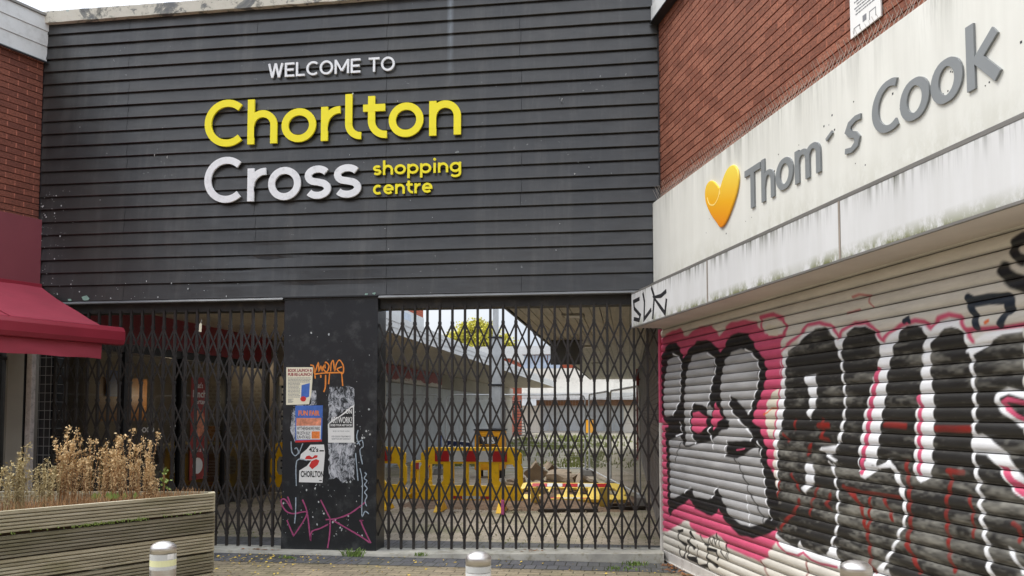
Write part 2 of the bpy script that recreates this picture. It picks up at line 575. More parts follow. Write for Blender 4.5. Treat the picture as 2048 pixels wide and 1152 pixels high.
M = dict(
    clad=clad_mat(),
    clad_dark=basic('black_painted_steel', lin(38, 40, 43), 0.45, 0, 0.2, 4, 0.1, 20, 0.5, lin(96, 92, 86), 0.25),
    lip=basic('galvanised_flashing', lin(128, 130, 132), 0.4, 0.3, 0.2, 3),
    lintel=basic('sooty_steel_beam', lin(44, 44, 44), 0.6, 0, 0.3, 3, 0.2, 30, 0.4, lin(92, 84, 74), 0.4),
    coping=coping_mat(),
    pillar=basic('black_gloss_panel', lin(34, 37, 41), 0.33, 0, 0.15, 2.2, 0.12, 8, 0.5, lin(96, 98, 98), 0.35),
    gate=basic('black_gate_iron', lin(40, 37, 36), 0.5, 0.0, 0.2, 8, 0.2, 60, 0.45, lin(82, 66, 54), 0.25),
    yellow=basic('yellow_letter_face', lin(253, 238, 26), 0.35, 0, 0.03, 2),
    white=basic('white_letter_face', lin(240, 242, 244), 0.35, 0, 0.05, 6, 0, 1, 0.5, lin(170, 172, 174), 0.35),
    letter_grey=basic('grey_letter_face', lin(130, 134, 136), 0.4, 0, 0.05, 3),
    brick_r=brick_mat('red_rustic_brick', lin(128, 77, 59), lin(164, 106, 84), lin(62, 40, 33)),
    brick_l=brick_mat('brown_red_brick', lin(140, 86, 70), lin(112, 68, 58), lin(70, 44, 38)),
    mortar=basic('dark_recessed_mortar', lin(70, 44, 36), 0.9),
    sign_cream=streak_white('cream_sign_sheet', lin(224, 224, 217), lin(186, 184, 168), 0.455, -0.41, 0.45, 11),
    canopy_white=streak_white('white_canopy_sheet', lin(214, 215, 216), lin(104, 108, 46), 0.18, -0.17, 1.0, 17),
    canopy_soffit=basic('canopy_underside', lin(205, 196, 190), 0.6, 0, 0.1, 2),
    joint=basic('brown_joint_strip', lin(150, 140, 130), 0.6, 0, 0.2, 8),
    alu=basic('grey_aluminium_edge', lin(128, 126, 122), 0.45, 0.3, 0.15, 4),
    shutter=shutter_mat('sprayed_roller_shutter'),
    timber=timber_mat('weathered_decking', 1.08, 0.0),
    timber_b=timber_mat('brown_decking', 0.58, 3.0),
    timber_c=timber_mat('damp_decking', 0.78, 7.0),
    groove=basic('groove_grime', lin(40, 36, 28), 0.95),
    soil=basic('dry_soil', lin(78, 62, 44), 0.95, 0, 0.4, 30, 0.8, 60),
    steel=steel_mat('brushed_stainless'),
    band_grey=basic('pale_grey_band', lin(196, 198, 196), 0.4, 0, 0.08, 12),
    band_yellow=basic('faded_yellow_band', lin(226, 226, 178), 0.4, 0, 0.08, 12),
    band_white=basic('white_reflective_band', lin(222, 224, 222), 0.35, 0, 0.06, 12),
    fabric=basic('maroon_awning_fabric', lin(160, 66, 80), 0.75, 0, 0.09, 1.7, 0.2, 9, 0.2, lin(140, 66, 76), 0.35),
    maroon_bar=basic('maroon_bar_paint', lin(140, 40, 56), 0.35, 0, 0.08, 3),
    maroon=basic('maroon_sign_panel', lin(126, 66, 74), 0.35, 0, 0.06, 2),
    maroon_in=basic('maroon_fascia', lin(134, 52, 66), 0.4, 0, 0.08, 2),
    white_board=basic('white_fascia_board', lin(206, 208, 208), 0.5, 0, 0.06, 3, 0, 1, 0.4, lin(150, 150, 142), 0.3),
    frame_grey=basic('grey_shop_frame', lin(150, 146, 136), 0.5, 0, 0.08, 3),
    frame_dark=basic('dark_shop_frame', lin(44, 46, 50), 0.4, 0, 0.1, 3),
    post=basic('weathered_galvanised_post', lin(208, 202, 200), 0.6, 0.1, 0.2, 12, 0.1, 30, 0.4, lin(110, 100, 96), 0.5),
    glass=glass_mat('shop_glass', (0.5, 0.52, 0.52, 1)),
    glass_dark=glass_mat('dark_shop_glass', (0.10, 0.10, 0.11, 1)),
    dark_room=basic('dark_shop_interior', lin(126, 120, 112), 0.8, 0, 0.25, 1.5),
    paper_w=basic('white_paper', lin(228, 228, 226), 0.7, 0, 0.04, 5, 0.1, 9),
    paper_y=basic('yellowed_paper', lin(236, 230, 206), 0.7, 0, 0.06, 4, 0.1, 9),
    paper_blue=basic('blue_poster_paper', lin(70, 110, 190), 0.6, 0, 0.25, 9),
    ink=basic('black_ink', lin(26, 26, 28), 0.6),
    ink_grey=basic('grey_ink', lin(120, 122, 126), 0.6),
    ink_red=basic('red_ink', lin(205, 50, 48), 0.6, 0, 0.1, 14),
    ink_maroon=basic('maroon_ink', lin(150, 30, 52), 0.6),
    ink_orange=basic('orange_ink', lin(232, 130, 60), 0.6, 0, 0.25, 30),
    ink_blue=basic('blue_ink', lin(50, 70, 150), 0.6, 0, 0.2, 20),
    spray_orange=basic('orange_spray_paint', lin(232, 140, 52), 0.6, 0, 0.15, 30),
    spray_pink=basic('pink_marker_paint', lin(162, 72, 116), 0.6, 0, 0.15, 30),
    spray_pale=basic('pale_blue_chalk', lin(160, 174, 186), 0.8, 0, 0.3, 60),
    spray_black=basic('black_spray_paint', lin(30, 30, 34), 0.6),
    torn=torn_mat(),
    fleck=basic('flaked_white_spots', lin(190, 194, 194), 0.8, 0, 0.1, 20),
    moss=basic('pale_green_scale', lin(140, 170, 158), 0.9, 0, 0.2, 60, 0.4),
    spike=basic('clear_spike', lin(176, 168, 156), 0.35),
    heart=heart_mat(),
    heart_line=basic('pale_yellow_line', lin(255, 226, 130), 0.3),
    # inside the precinct
    soffit=soffit_mat('slatted_soffit', lin(196, 192, 182)),
    soffit_dim=soffit_mat('stained_soffit', lin(196, 186, 170)),
    hoarding=basic('pale_grey_hoarding', lin(176, 182, 186), 0.6, 0, 0.12, 1.2, 0, 1, 0.4, lin(120, 122, 122), 0.35),
    cream_wall=basic('cream_painted_wall', lin(220, 216, 206), 0.7, 0, 0.1, 0.6, 0, 1, 0.4, lin(160, 158, 150), 0.4),
    old_wall=basic('grey_wall', lin(150, 146, 136), 0.8, 0, 0.12, 1.5),
    far_brick=brick_mat('far_red_brick', lin(168, 84, 58), lin(150, 72, 52), lin(110, 54, 40)),
    far_window=basic('bluish_far_window', lin(176, 190, 208), 0.2, 0, 0.2, 2),
    barrier=basic('yellow_barrier_plastic', lin(254, 202, 30), 0.4, 0, 0.1, 3, 0.1, 14, 0.4, lin(170, 120, 40), 0.4),
    barrier_old=basic('faded_yellow_plastic', lin(234, 204, 100), 0.5, 0, 0.12, 3, 0.1, 14, 0.4, lin(150, 110, 50), 0.4),
    red_panel=basic('red_reflective_panel', lin(176, 30, 34), 0.4, 0, 0.08, 5),
    white_panel=basic('white_reflective_panel', lin(206, 208, 208), 0.4, 0, 0.06, 5),
    orange_box=basic('amber_cabinet_paint', lin(244, 172, 34), 0.4, 0, 0.06, 3),
    black_plastic=basic('black_plastic', lin(24, 24, 26), 0.5),
    galv=basic('galvanised_tube', lin(190, 194, 196), 0.45, 0.1, 0.12, 6),
    concrete=basic('grey_concrete', lin(128, 126, 122), 0.9, 0, 0.2, 6, 0.4, 40),
    slab=basic('broken_slab_concrete', lin(146, 132, 114), 0.9, 0, 0.25, 7, 0.6, 30),
    rubble=basic('earth_rubble', lin(112, 92, 74), 0.95, 0, 0.4, 20, 0.9, 60),
    plank=basic('dark_wet_timber', lin(58, 50, 42), 0.8, 0, 0.3, 8),
    blue_board=basic('navy_board', lin(30, 42, 78), 0.4),
    cafe_orange=basic('amber_menu_board', lin(150, 98, 40), 0.5, 0, 0.3, 3),
    cafe_red=basic('red_poster_print', lin(150, 56, 56), 0.5, 0, 0.25, 6),
    cafe_food=basic('food_picture_print', lin(214, 140, 110), 0.5, 0, 0.5, 16),
    cafe_blue=basic('blue_menu_print', lin(40, 80, 150), 0.5),
    cafe_wood=basic('brown_counter', lin(120, 84, 56), 0.6, 0, 0.2, 3),
    red_pipe=basic('dull_red_pipe', lin(130, 54, 52), 0.6, 0, 0.15, 6),
    tile_black=paver_mat('black_wall_tile', lin(40, 42, 46), lin(30, 32, 36), lin(150, 150, 148), 0.075, 0.1, 0.003, 0.0),
    bark=basic('grey_bark', lin(96, 84, 70), 0.9, 0, 0.3, 12),
)
M['leaf_y'] = basic('yellow_green_leaf', lin(190, 184, 70), 0.7, 0, 0.35, 0.9)
M['leaf_fall'] = basic('yellow_fallen_leaf', lin(214, 184, 84), 0.8, 0, 0.4, 12)
M['leaf_brown'] = basic('brown_fallen_leaf', lin(150, 100, 60), 0.8, 0, 0.4, 12)
M['weed'] = basic('green_weed_blade', lin(104, 128, 58), 0.8, 0, 0.35, 12)
M['grass'] = basic('rough_grass', lin(126, 134, 70), 0.9, 0, 0.35, 3)
M['dry_stem'] = basic('dried_stem', lin(160, 122, 82), 0.85, 0, 0.3, 9)
M['dry_seed'] = basic('dried_seed_curl', lin(214, 186, 140), 0.85, 0, 0.3, 22)
M['dry_green'] = basic('grey_green_stem', lin(176, 160, 118), 0.85, 0, 0.3, 14)
M['sprig'] = basic('green_sprig_leaf', lin(120, 138, 66), 0.7, 0, 0.3, 18)

SHUTTER_PAINT = [
('P','pk',0.0136,0.0,[-0.095,2.306,0.168,2.374,0.388,2.394,0.596,2.394,0.636,2.342,0.687,2.304,0.764,2.297,0.89,2.337,1.036,2.36,1.334,2.348,1.44,2.284,1.512,2.229,1.565,2.246,1.649,2.298,1.77,2.332,2.052,2.318,2.228,2.287,2.277,2.234,2.392,2.169,2.672,2.124,2.624,2.058,2.62,2.023,2.623,2.023,2.66,1.799,2.58,1.691,2.413,1.656,2.369,1.55,2.35,1.488,2.379,1.405,2.458,1.354,2.487,1.279,2.484,1.205,2.468,1.165,2.522,0.883,2.559,0.635,2.477,0.542,2.379,0.474,2.377,0.428,2.227,0.379,2.243,0.367,2.14,0.368,1.907,0.373,1.597,0.381,1.497,0.451,1.392,0.466,1.259,0.425,1.169,0.394,1.076,0.385,0.911,0.403,0.789,0.442,0.741,0.483,0.665,0.499,0.573,0.473,0.545,0.448,0.396,0.409,0.197,0.332,0.139,0.309,-0.1,0.291]),
('S','pk',0.0121,0.0364,[2.334,2.189,2.314,2.309,2.525,2.307,2.677,2.253,2.727,2.181,2.657,2.125,2.518,2.119]),
('P','cr',0.0081,0.0,[2.377,2.216,2.459,2.239,2.553,2.214,2.606,2.171,2.566,2.137,2.439,2.145]),
('P','cr',0.0061,0.0,[2.566,1.736,2.487,1.708,2.413,1.649,2.387,1.611,2.434,1.58,2.369,1.55,2.35,1.504,2.372,1.427,2.404,1.405,2.402,1.352,2.458,1.346,2.514,1.385,2.534,1.505,2.577,1.609,2.611,1.698]),
('S','or',0.0061,0.0122,[2.335,1.534,2.401,1.55,2.45,1.58,2.545,1.58]),
('P','wh',0.0144,0.0,[2.771,1.995,2.859,2.053,2.987,2.134,3.121,2.162,3.26,2.161,3.368,2.123,3.425,2.059,3.427,2.039,3.498,2.084,3.611,2.111,3.728,2.105,3.809,2.066,3.886,1.999,3.924,1.978,4.002,2.024,4.078,2.051,4.211,2.066,4.304,2.045,4.344,2.019,4.41,2.05,4.488,2.057,4.57,2.043,4.605,1.992,4.638,1.933,4.687,1.914,4.751,1.948,4.844,1.959,5.007,1.961,4.983,0.761,3.474,0.466,3.337,0.525,3.203,0.528,3.076,0.519,2.931,0.542,2.805,0.504,2.66,0.512,2.54,0.559,2.495,0.597,2.513,0.655,2.536,1.264,2.487,1.279,2.49,1.37,2.526,1.505,2.578,1.639,2.615,1.801,2.62,1.949,2.683,2.019]),
('S','pk',0.0101,0.027,[2.622,2.006,2.729,2.056,2.861,2.096,3.029,2.172,3.186,2.172,3.333,2.134,3.408,2.074,3.41,2.047,3.464,2.094,3.611,2.124,3.729,2.117,3.809,2.072,3.91,1.982,3.974,2.032,4.078,2.063,4.212,2.074,4.288,2.06,4.344,2.019,4.402,2.067,4.489,2.075,4.578,2.052,4.612,1.992,4.673,1.915]),
('S','pk',0.0088,0.0234,[4.619,1.976,4.745,1.973,5.008,1.968]),
('S','pk',0.008,0.024,[2.623,2.023,2.642,1.911,2.631,1.837,2.596,1.713,2.569,1.609,2.517,1.467,2.49,1.355,2.422,1.239,2.388,1.16]),
('P','dk',0.0073,0.0,[2.689,1.783,2.703,1.944,2.757,2.013,2.757,2.003,2.944,2.075,3.12,2.138,3.247,2.139,3.319,2.098,3.382,2.017,3.419,1.925,3.438,1.88,3.457,1.763,3.476,1.664,3.464,1.517,3.393,1.367,3.451,1.337,3.827,1.214,3.804,1.014,3.806,0.712,3.193,1.309,3.189,1.315,2.553,0.886,2.55,1.297,2.6,1.417,2.667,1.579]),
('P','dk',0.0076,0.0,[2.568,1.265,2.513,0.655,2.512,0.629,2.706,0.57,2.807,0.564,2.866,0.63,2.906,0.587,2.987,0.579,3.091,0.569,3.206,0.581,3.269,0.631,3.343,0.675,3.366,0.69,3.417,0.779,3.437,0.977,3.42,1.139,3.357,1.217,3.236,1.278,2.939,1.317]),
('P','dk',0.0069,0.0,[3.509,2.064,3.611,2.102,3.728,2.093,3.809,2.054,3.856,1.996,3.873,1.93,3.84,1.831,3.774,1.707,3.694,1.525,3.634,1.351,3.608,1.251,3.625,1.16,3.748,1.163,3.853,1.216,3.951,1.222,4.018,1.109,4.052,1.04,4.057,0.925,4.006,0.816,3.854,0.645,3.722,0.539,3.415,0.455,3.318,0.683,3.384,0.84,3.392,1.038,3.36,1.134,3.314,1.214,3.416,1.352,3.482,1.533,3.479,1.73,3.44,1.946]),
('P','dk',0.0063,0.0,[4.057,1.984,4.077,2.028,4.123,2.052,4.211,2.049,4.27,2.032,4.301,1.979,4.282,1.915,4.288,1.886,4.272,1.802,4.236,1.677,4.197,1.564,4.18,1.393,4.159,1.193,4.223,1.155,4.297,1.189,4.328,1.246,4.328,1.342,4.345,1.453,4.348,1.618,4.338,1.757,4.331,1.897,4.34,1.932,4.399,1.981,4.455,2.008,4.516,2.007,4.568,1.991,4.61,1.951,4.622,1.888,4.646,1.847,4.65,1.769,4.658,1.64,4.649,1.511,4.635,1.356,4.652,1.254,4.672,1.129,4.687,1.004,4.703,0.881,4.725,0.76,4.74,0.713,3.799,0.53,3.955,0.736,4.045,0.866,4.087,0.986,4.073,1.1,3.999,1.225,3.929,1.265,3.807,1.213,3.816,1.32,3.858,1.474,3.905,1.625,3.94,1.775,3.975,1.893,4.006,1.95]),
('P','dk',0.0059,0.0,[4.761,1.883,4.81,1.913,4.875,1.932,5.006,1.933,4.983,0.761,4.757,0.717,4.741,0.812,4.712,0.932,4.691,1.08,4.669,1.23,4.66,1.357,4.67,1.485,4.675,1.614,4.674,1.742,4.667,1.841]),
('S','wh',0.0089,0.0213,[3.403,2.009,3.413,1.965,3.446,1.923,3.455,1.865,3.463,1.781,3.477,1.703,3.48,1.626,3.466,1.556,3.439,1.473,3.401,1.395,3.376,1.342]),
('P','wh',0.009,0.0,[3.189,1.315,3.378,1.332,3.347,1.282,3.274,1.259,3.374,1.232,3.344,1.217,3.237,1.254]),
('S','wh',0.0091,0.0218,[3.264,1.211,3.299,1.187,3.334,1.15,3.344,1.105,3.365,1.022,3.374,0.958,3.358,0.859,3.343,0.785,3.304,0.702,3.271,0.638,3.313,0.612]),
('S','wh',0.0083,0.0568,[3.971,1.95,3.97,1.923,3.924,1.856,3.897,1.78,3.883,1.692,3.865,1.621,3.848,1.55,3.829,1.466,3.806,1.394,3.793,1.315,3.755,1.259,3.706,1.219]),
('P','wh',0.0085,0.0,[3.631,1.189,3.728,1.226,3.819,1.226,3.899,1.243,3.957,1.24,3.819,1.208,3.746,1.161,3.682,1.134,3.64,1.147]),
('S','pk',0.0051,0.0443,[3.843,1.807,3.804,1.706,3.771,1.634,3.752,1.55,3.733,1.464,3.709,1.391,3.68,1.31,3.662,1.254,3.659,1.222,3.652,1.178]),
('S','wh',0.0052,0.0103,[3.797,1.767,3.752,1.665,3.716,1.562,3.681,1.464,3.651,1.389,3.63,1.308,3.619,1.246,3.62,1.182]),
('S','wh',0.0094,0.0563,[4.306,1.913,4.292,1.866,4.294,1.828,4.284,1.774,4.281,1.708,4.29,1.637,4.299,1.549,4.3,1.473,4.297,1.408,4.294,1.332,4.281,1.238,4.259,1.215]),
('S','pk',0.0047,0.0348,[4.219,1.633,4.234,1.594,4.232,1.549,4.225,1.472,4.217,1.389,4.223,1.324,4.213,1.234,4.216,1.198]),
('P','wh',0.0079,0.0,[4.181,1.187,4.301,1.212,4.308,1.196,4.257,1.168,4.206,1.167]),
('S','wh',0.0074,0.0207,[4.628,1.868,4.657,1.872,4.665,1.821,4.65,1.797,4.666,1.745,4.658,1.721,4.669,1.67,4.659,1.63,4.669,1.59,4.654,1.559,4.669,1.509,4.647,1.479,4.673,1.434]),
('P','wh',0.0086,0.0,[4.638,1.428,4.722,1.441,4.793,1.399,4.857,1.363,4.911,1.309,4.944,1.262,5.004,1.231,5.0,1.137,4.884,1.197,4.816,1.278,4.733,1.335,4.645,1.344]),
('P','pk',0.0057,0.0,[4.818,1.288,4.87,1.286,4.924,1.233,4.984,1.205,4.982,1.145,4.933,1.154,4.88,1.215]),
('S','wh',0.0043,0.0086,[4.824,1.274,4.873,1.215,4.915,1.171,4.975,1.139]),
('S','wh',0.0074,0.0236,[4.655,1.293,4.662,1.273,4.67,1.229,4.687,1.205,4.667,1.158,4.694,1.126,4.678,1.079,4.704,1.047,4.692,1.006,4.714,0.975,4.702,0.924,4.731,0.894,4.716,0.862,4.745,0.823,4.73,0.781,4.761,0.743]),
('S','wh',0.0085,0.0313,[4.993,1.638,4.895,1.654,4.83,1.632,4.822,1.598,4.865,1.559,4.926,1.521,4.986,1.498]),
('S','pk',0.0057,0.0255,[4.991,1.598,4.893,1.609,4.86,1.593,4.891,1.564,4.952,1.531,4.987,1.519]),
('S','wh',0.0082,0.023,[3.919,1.262,3.947,1.24,3.984,1.207,4.001,1.179,4.027,1.141,4.044,1.108,4.061,1.064,4.068,1.03,4.074,1.003,4.073,0.963,4.062,0.928,4.051,0.886,4.02,0.854,3.999,0.799,3.965,0.759,3.925,0.712,3.874,0.645,3.853,0.606,3.772,0.556]),
('S','wh',0.0072,0.0229,[4.865,0.886,4.895,0.853,4.924,0.82,4.96,0.79]),
('P','wh',0.0102,0.0,[3.699,0.53,3.793,0.577,3.911,0.611,3.919,0.572]),
('P','wh',0.0094,0.0,[2.961,1.812,3.107,1.816,3.125,1.781,3.129,1.699,3.112,1.604,3.084,1.563,3.029,1.494,2.998,1.55,3.033,1.605,3.024,1.702]),
('P','wh',0.0114,0.0,[2.956,1.193,3.037,1.191,3.088,1.139,3.06,1.11,3.085,1.064,3.004,1.016,2.941,0.968,2.894,1.006,2.965,1.054,2.954,1.13]),
('S','wh',0.0072,0.0181,[3.316,1.201,3.348,1.099,3.374,1.003,3.364,0.924,3.35,0.851,3.347,0.773,3.296,0.701,3.257,0.629,3.339,0.59]),
('S','rd',0.0069,0.0276,[3.448,1.068,3.569,1.01,3.642,0.943,3.651,0.888,3.68,0.837,3.699,0.778,3.716,0.69,3.722,0.601,3.773,0.58]),
('S','rd',0.0069,0.024,[3.729,1.013,3.715,0.933,3.723,0.873,3.7,0.809]),
('S','rd',0.0066,0.0233,[3.871,1.028,3.926,0.957,3.952,0.908]),
('S','rd',0.0065,0.0291,[4.096,1.26,4.102,1.187,4.109,1.148,4.115,1.075,4.112,1.001,4.118,0.923,4.106,0.866,4.076,0.788,4.144,0.715,4.185,0.656]),
('S','rd',0.0062,0.0246,[4.469,1.235,4.466,1.166,4.432,1.095,4.428,1.015,4.425,0.936,4.438,0.87,4.442,0.781,4.477,0.71]),
('S','rd',0.006,0.0179,[4.597,1.111,4.624,1.063,4.635,0.989,4.624,0.907]),
('S','rd',0.0061,0.0242,[4.446,1.233,4.574,1.237]),
('S','rd',0.0069,0.0173,[3.436,1.061,3.647,1.048,4.024,1.055]),
('S','rd',0.0057,0.0199,[4.908,1.015,4.945,1.001,4.936,0.934]),
('S','rd',0.0082,0.0294,[3.903,1.473,4.107,1.47]),
('S','rd',0.0076,0.0333,[4.368,1.458,4.632,1.464]),
('S','rd',0.0092,0.0367,[3.148,1.455,3.273,1.457]),
('S','rd',0.0092,0.022,[3.17,1.375,3.269,1.365]),
('S','rd',0.0078,0.0195,[2.756,1.095,2.866,0.989]),
('S','rd',0.0076,0.0227,[3.109,1.032,3.04,0.923,3.009,0.823]),
('S','rd',0.0079,0.0277,[2.863,0.918,2.788,0.825,2.623,0.733,2.575,0.667]),
('S','rd',0.0073,0.0256,[3.283,0.994,3.219,0.928,3.279,0.895]),
('S','rd',0.0081,0.0242,[2.558,1.021,2.521,0.869]),
('S','rd',0.0097,0.0271,[2.823,1.493,2.807,1.435]),
('S','rd',0.0092,0.0294,[3.197,1.496,3.192,1.389]),
('S','rd',0.0099,0.0237,[2.644,1.388,2.717,1.34]),
('S','rd',0.0094,0.0302,[3.048,1.316,2.993,1.259]),
('P','bk',0.0092,0.0,[0.187,0.467,0.148,0.62,0.143,0.926,0.116,1.182,0.093,1.386,0.195,1.398,0.022,1.498,-0.05,1.592,-0.035,2.115,0.134,2.235,0.251,2.267,0.446,2.261,0.552,2.183,0.641,2.087,0.81,2.173,0.984,2.235,1.218,2.224,1.393,2.164,1.539,2.086,1.623,2.137,1.706,2.207,1.901,2.227,2.066,2.207,2.17,2.118,2.219,2.053,2.286,2.025,2.351,1.966,2.397,1.886,2.378,1.818,2.335,1.743,2.291,1.682,2.237,1.612,2.166,1.55,2.129,1.478,2.264,1.425,2.312,1.349,2.374,1.267,2.364,1.198,2.403,1.123,2.482,1.09,2.524,0.943,2.565,0.799,2.53,0.683,2.4,0.613,2.111,0.533,1.856,0.52,1.683,0.562,1.523,0.627,1.453,0.696,1.398,0.664,1.288,0.615,1.176,0.611,0.99,0.625,0.87,0.63,0.822,0.691,0.748,0.707,0.565,0.635,0.318,0.558]),
('P','sv',0.0105,0.0,[0.096,1.499,0.056,1.633,0.078,1.849,0.156,2.0,0.187,2.081,0.359,2.131,0.496,2.112,0.562,2.068,0.572,1.979,0.547,1.853,0.536,1.687,0.453,1.619,0.313,1.525]),
('P','sv',0.0099,0.0,[0.883,2.105,1.214,2.11,1.378,2.036,1.384,1.894,1.314,1.781,1.266,1.675,1.196,1.595,1.106,1.623,0.892,1.639,0.803,1.55,0.798,1.399,0.869,1.306,0.928,1.262,0.678,1.224,0.659,1.435,0.638,1.589,0.67,1.781,0.728,1.971]),
('P','sv',0.0088,0.0,[1.619,2.012,1.761,2.07,1.952,2.081,2.096,2.046,2.217,1.982,2.248,1.91,2.235,1.792,2.189,1.699,2.139,1.621,2.078,1.538,1.971,1.582,1.935,1.615,1.805,1.666,1.718,1.693,1.685,1.617,1.771,1.533,1.874,1.484,2.038,1.413,2.107,1.367,2.079,1.314,1.849,1.315,1.658,1.406,1.7,1.482,1.601,1.499,1.523,1.619,1.507,1.758,1.553,1.886]),
('P','sv',0.0093,0.0,[0.214,1.267,0.524,1.311,0.601,1.24,0.678,1.205,0.952,1.249,1.298,1.292,1.364,1.321,1.536,1.395,1.658,1.406,2.072,1.366,2.088,1.319,2.225,1.269,2.256,1.2,2.287,1.115,2.318,1.025,2.331,0.949,2.361,0.852,2.406,0.765,2.305,0.677,2.062,0.619,1.879,0.621,1.667,0.661,1.569,0.743,1.488,0.804,1.406,0.888,1.294,0.784,1.226,0.76,0.898,0.745,0.802,0.826,0.647,0.769,0.405,0.697,0.236,0.67,0.213,0.829,0.231,0.973]),
('P','sv',0.0094,0.0,[1.196,1.586,1.287,1.621,1.33,1.585,1.305,1.514,1.217,1.532]),
('P','pk',0.0073,0.0,[0.865,1.55,1.01,1.559,1.193,1.505,1.191,1.424,1.074,1.367,0.955,1.346,0.835,1.39,0.825,1.474]),
('P','pk',0.007,0.0,[1.407,1.638,1.469,1.576,1.539,1.498,1.454,1.463,1.366,1.391,1.304,1.47,1.328,1.541]),
('P','bk',0.0088,0.0,[1.634,1.295,1.83,1.314,2.14,1.313,2.191,1.275,2.031,1.221,1.844,1.163,1.609,1.167,1.632,1.236]),
('S','pk',0.0044,0.0087,[1.828,1.236,1.977,1.25]),
('S','bk',0.0053,0.0111,[1.787,1.16,1.824,1.129]),
('S','bk',0.0051,0.0107,[1.859,1.129,1.93,1.027,2.02,0.953,2.036,0.898,2.123,0.851,2.207,0.781,2.29,0.721,2.296,0.675]),
('S','wh',0.0052,0.0108,[1.998,0.862,2.014,0.783,2.047,0.707,2.044,0.627]),
('S','wh',0.0061,0.0179,[0.36,2.151,0.496,2.112,0.562,2.068,0.577,1.979,0.547,1.863,0.539,1.765,0.531,1.687,0.453,1.619,0.312,1.52]),
('S','wh',0.0057,0.0188,[1.236,2.099,1.388,2.035,1.417,1.936,1.343,1.851,1.292,1.764,1.262,1.684,1.22,1.613,1.196,1.586]),
('S','wh',0.0051,0.0169,[2.025,2.067,2.114,2.045,2.233,1.965,2.272,1.869,2.235,1.785,2.189,1.699,2.134,1.621,2.06,1.542]),
('S','wh',0.0053,0.0175,[1.718,1.693,1.689,1.617,1.765,1.541,1.874,1.484,2.038,1.413,2.116,1.367,2.088,1.319]),
('S','wh',0.006,0.0149,[0.892,1.644,0.796,1.569,0.783,1.474,0.79,1.398,0.844,1.306,0.928,1.257]),
('S','wh',0.0056,0.0165,[1.28,1.425,1.223,1.388,1.299,1.319,1.339,1.223]),
('S','wh',0.0055,0.0136,[1.634,1.304,1.581,1.234,1.589,1.166]),
('S','wh',0.005,0.0146,[2.209,1.315,2.275,1.263,2.256,1.192]),
('S','wh',0.005,0.0145,[2.288,1.139,2.309,1.032,2.331,0.933,2.344,0.85,2.391,0.779,2.421,0.722]),
('S','wh',0.0061,0.0151,[0.634,0.758,0.7,0.807,0.802,0.826]),
('S','wh',0.0056,0.0141,[1.294,0.784,1.35,0.843,1.417,0.888]),
('S','wh',0.0061,0.0154,[0.529,1.452,0.565,1.336,0.416,1.313]),
('S','bk',0.0062,0.0104,[0.562,1.249,0.439,1.156,0.381,1.054]),
('S','wh',0.0065,0.0136,[-0.045,1.279,-0.018,1.176,-0.021,1.073]),
('S','wh',0.0065,0.0136,[-0.019,0.956,-0.009,0.811,-0.027,0.706]),
('S','pk',0.0058,0.0194,[2.433,0.618,2.54,0.544,2.645,0.502,2.819,0.51,2.904,0.552,3.011,0.514,3.14,0.51,3.264,0.519,3.337,0.525]),
('S','rd',0.0084,0.021,[2.243,0.375,2.324,0.312,2.372,0.276]),
('S','rd',0.0077,0.0193,[2.929,0.5,2.968,0.445,2.952,0.387]),
('S','nv',0.0085,0.0397,[5.026,2.385,4.977,2.367,4.966,2.331,4.992,2.288,5.021,2.271]),
('S','nv',0.0114,0.0513,[4.89,2.254,4.92,2.215,4.956,2.185,5.016,2.155]),
('S','nb',0.0058,0.0433,[4.647,2.136,4.689,2.115,4.785,2.118,4.909,2.111,4.933,2.088,4.925,2.056]),
('S','nb',0.0059,0.0354,[4.653,2.115,4.686,2.055,4.701,1.988]),
('S','nb',0.0057,0.0314,[4.914,2.086,4.899,2.04,4.852,1.987]),
('S','nb',0.0064,0.0257,[4.115,2.082,4.151,2.095,4.16,2.077]),
('S','or',0.0058,0.0175,[4.76,2.002,4.78,2.009]),
('S','pf',0.0068,0.017,[3.585,2.292,3.662,2.297,3.777,2.278,3.775,2.235,3.804,2.201]),
('S','pf',0.007,0.014,[3.514,2.198,3.658,2.2]),
('S','bk',0.0052,0.0208,[0.57,0.384,0.435,0.355,0.46,0.271,0.657,0.252,0.601,0.128,0.521,0.095,0.444,0.2]),
('S','bk',0.005,0.0301,[0.763,0.391,0.836,0.355]),
('S','bk',0.005,0.0302,[0.709,0.298,0.858,0.255]),
('S','bk',0.005,0.0151,[0.761,0.344,0.679,0.141,0.903,0.17]),
('S','bk',0.005,0.0299,[0.704,0.136,0.927,0.146,0.925,0.091,1.16,0.142]),
('S','bk',0.005,0.0124,[0.944,0.297,0.94,0.186]),
('S','bk',0.0048,0.0169,[1.189,0.317,1.162,0.187,1.203,0.079]),
('S','bk',0.0047,0.0235,[1.188,0.299,1.386,0.313,1.405,0.247]),
('S','bk',0.0048,0.0287,[1.163,0.214,1.382,0.182]),
('S','bk',0.0048,0.0119,[1.007,0.398,1.098,0.339,1.189,0.326,1.214,0.41,1.279,0.34,1.304,0.432,1.366,0.362,1.392,0.471]),
('S','bk',0.0046,0.0115,[1.392,0.471,1.471,0.327,1.593,0.27,1.578,0.429,1.634,0.286]),
]
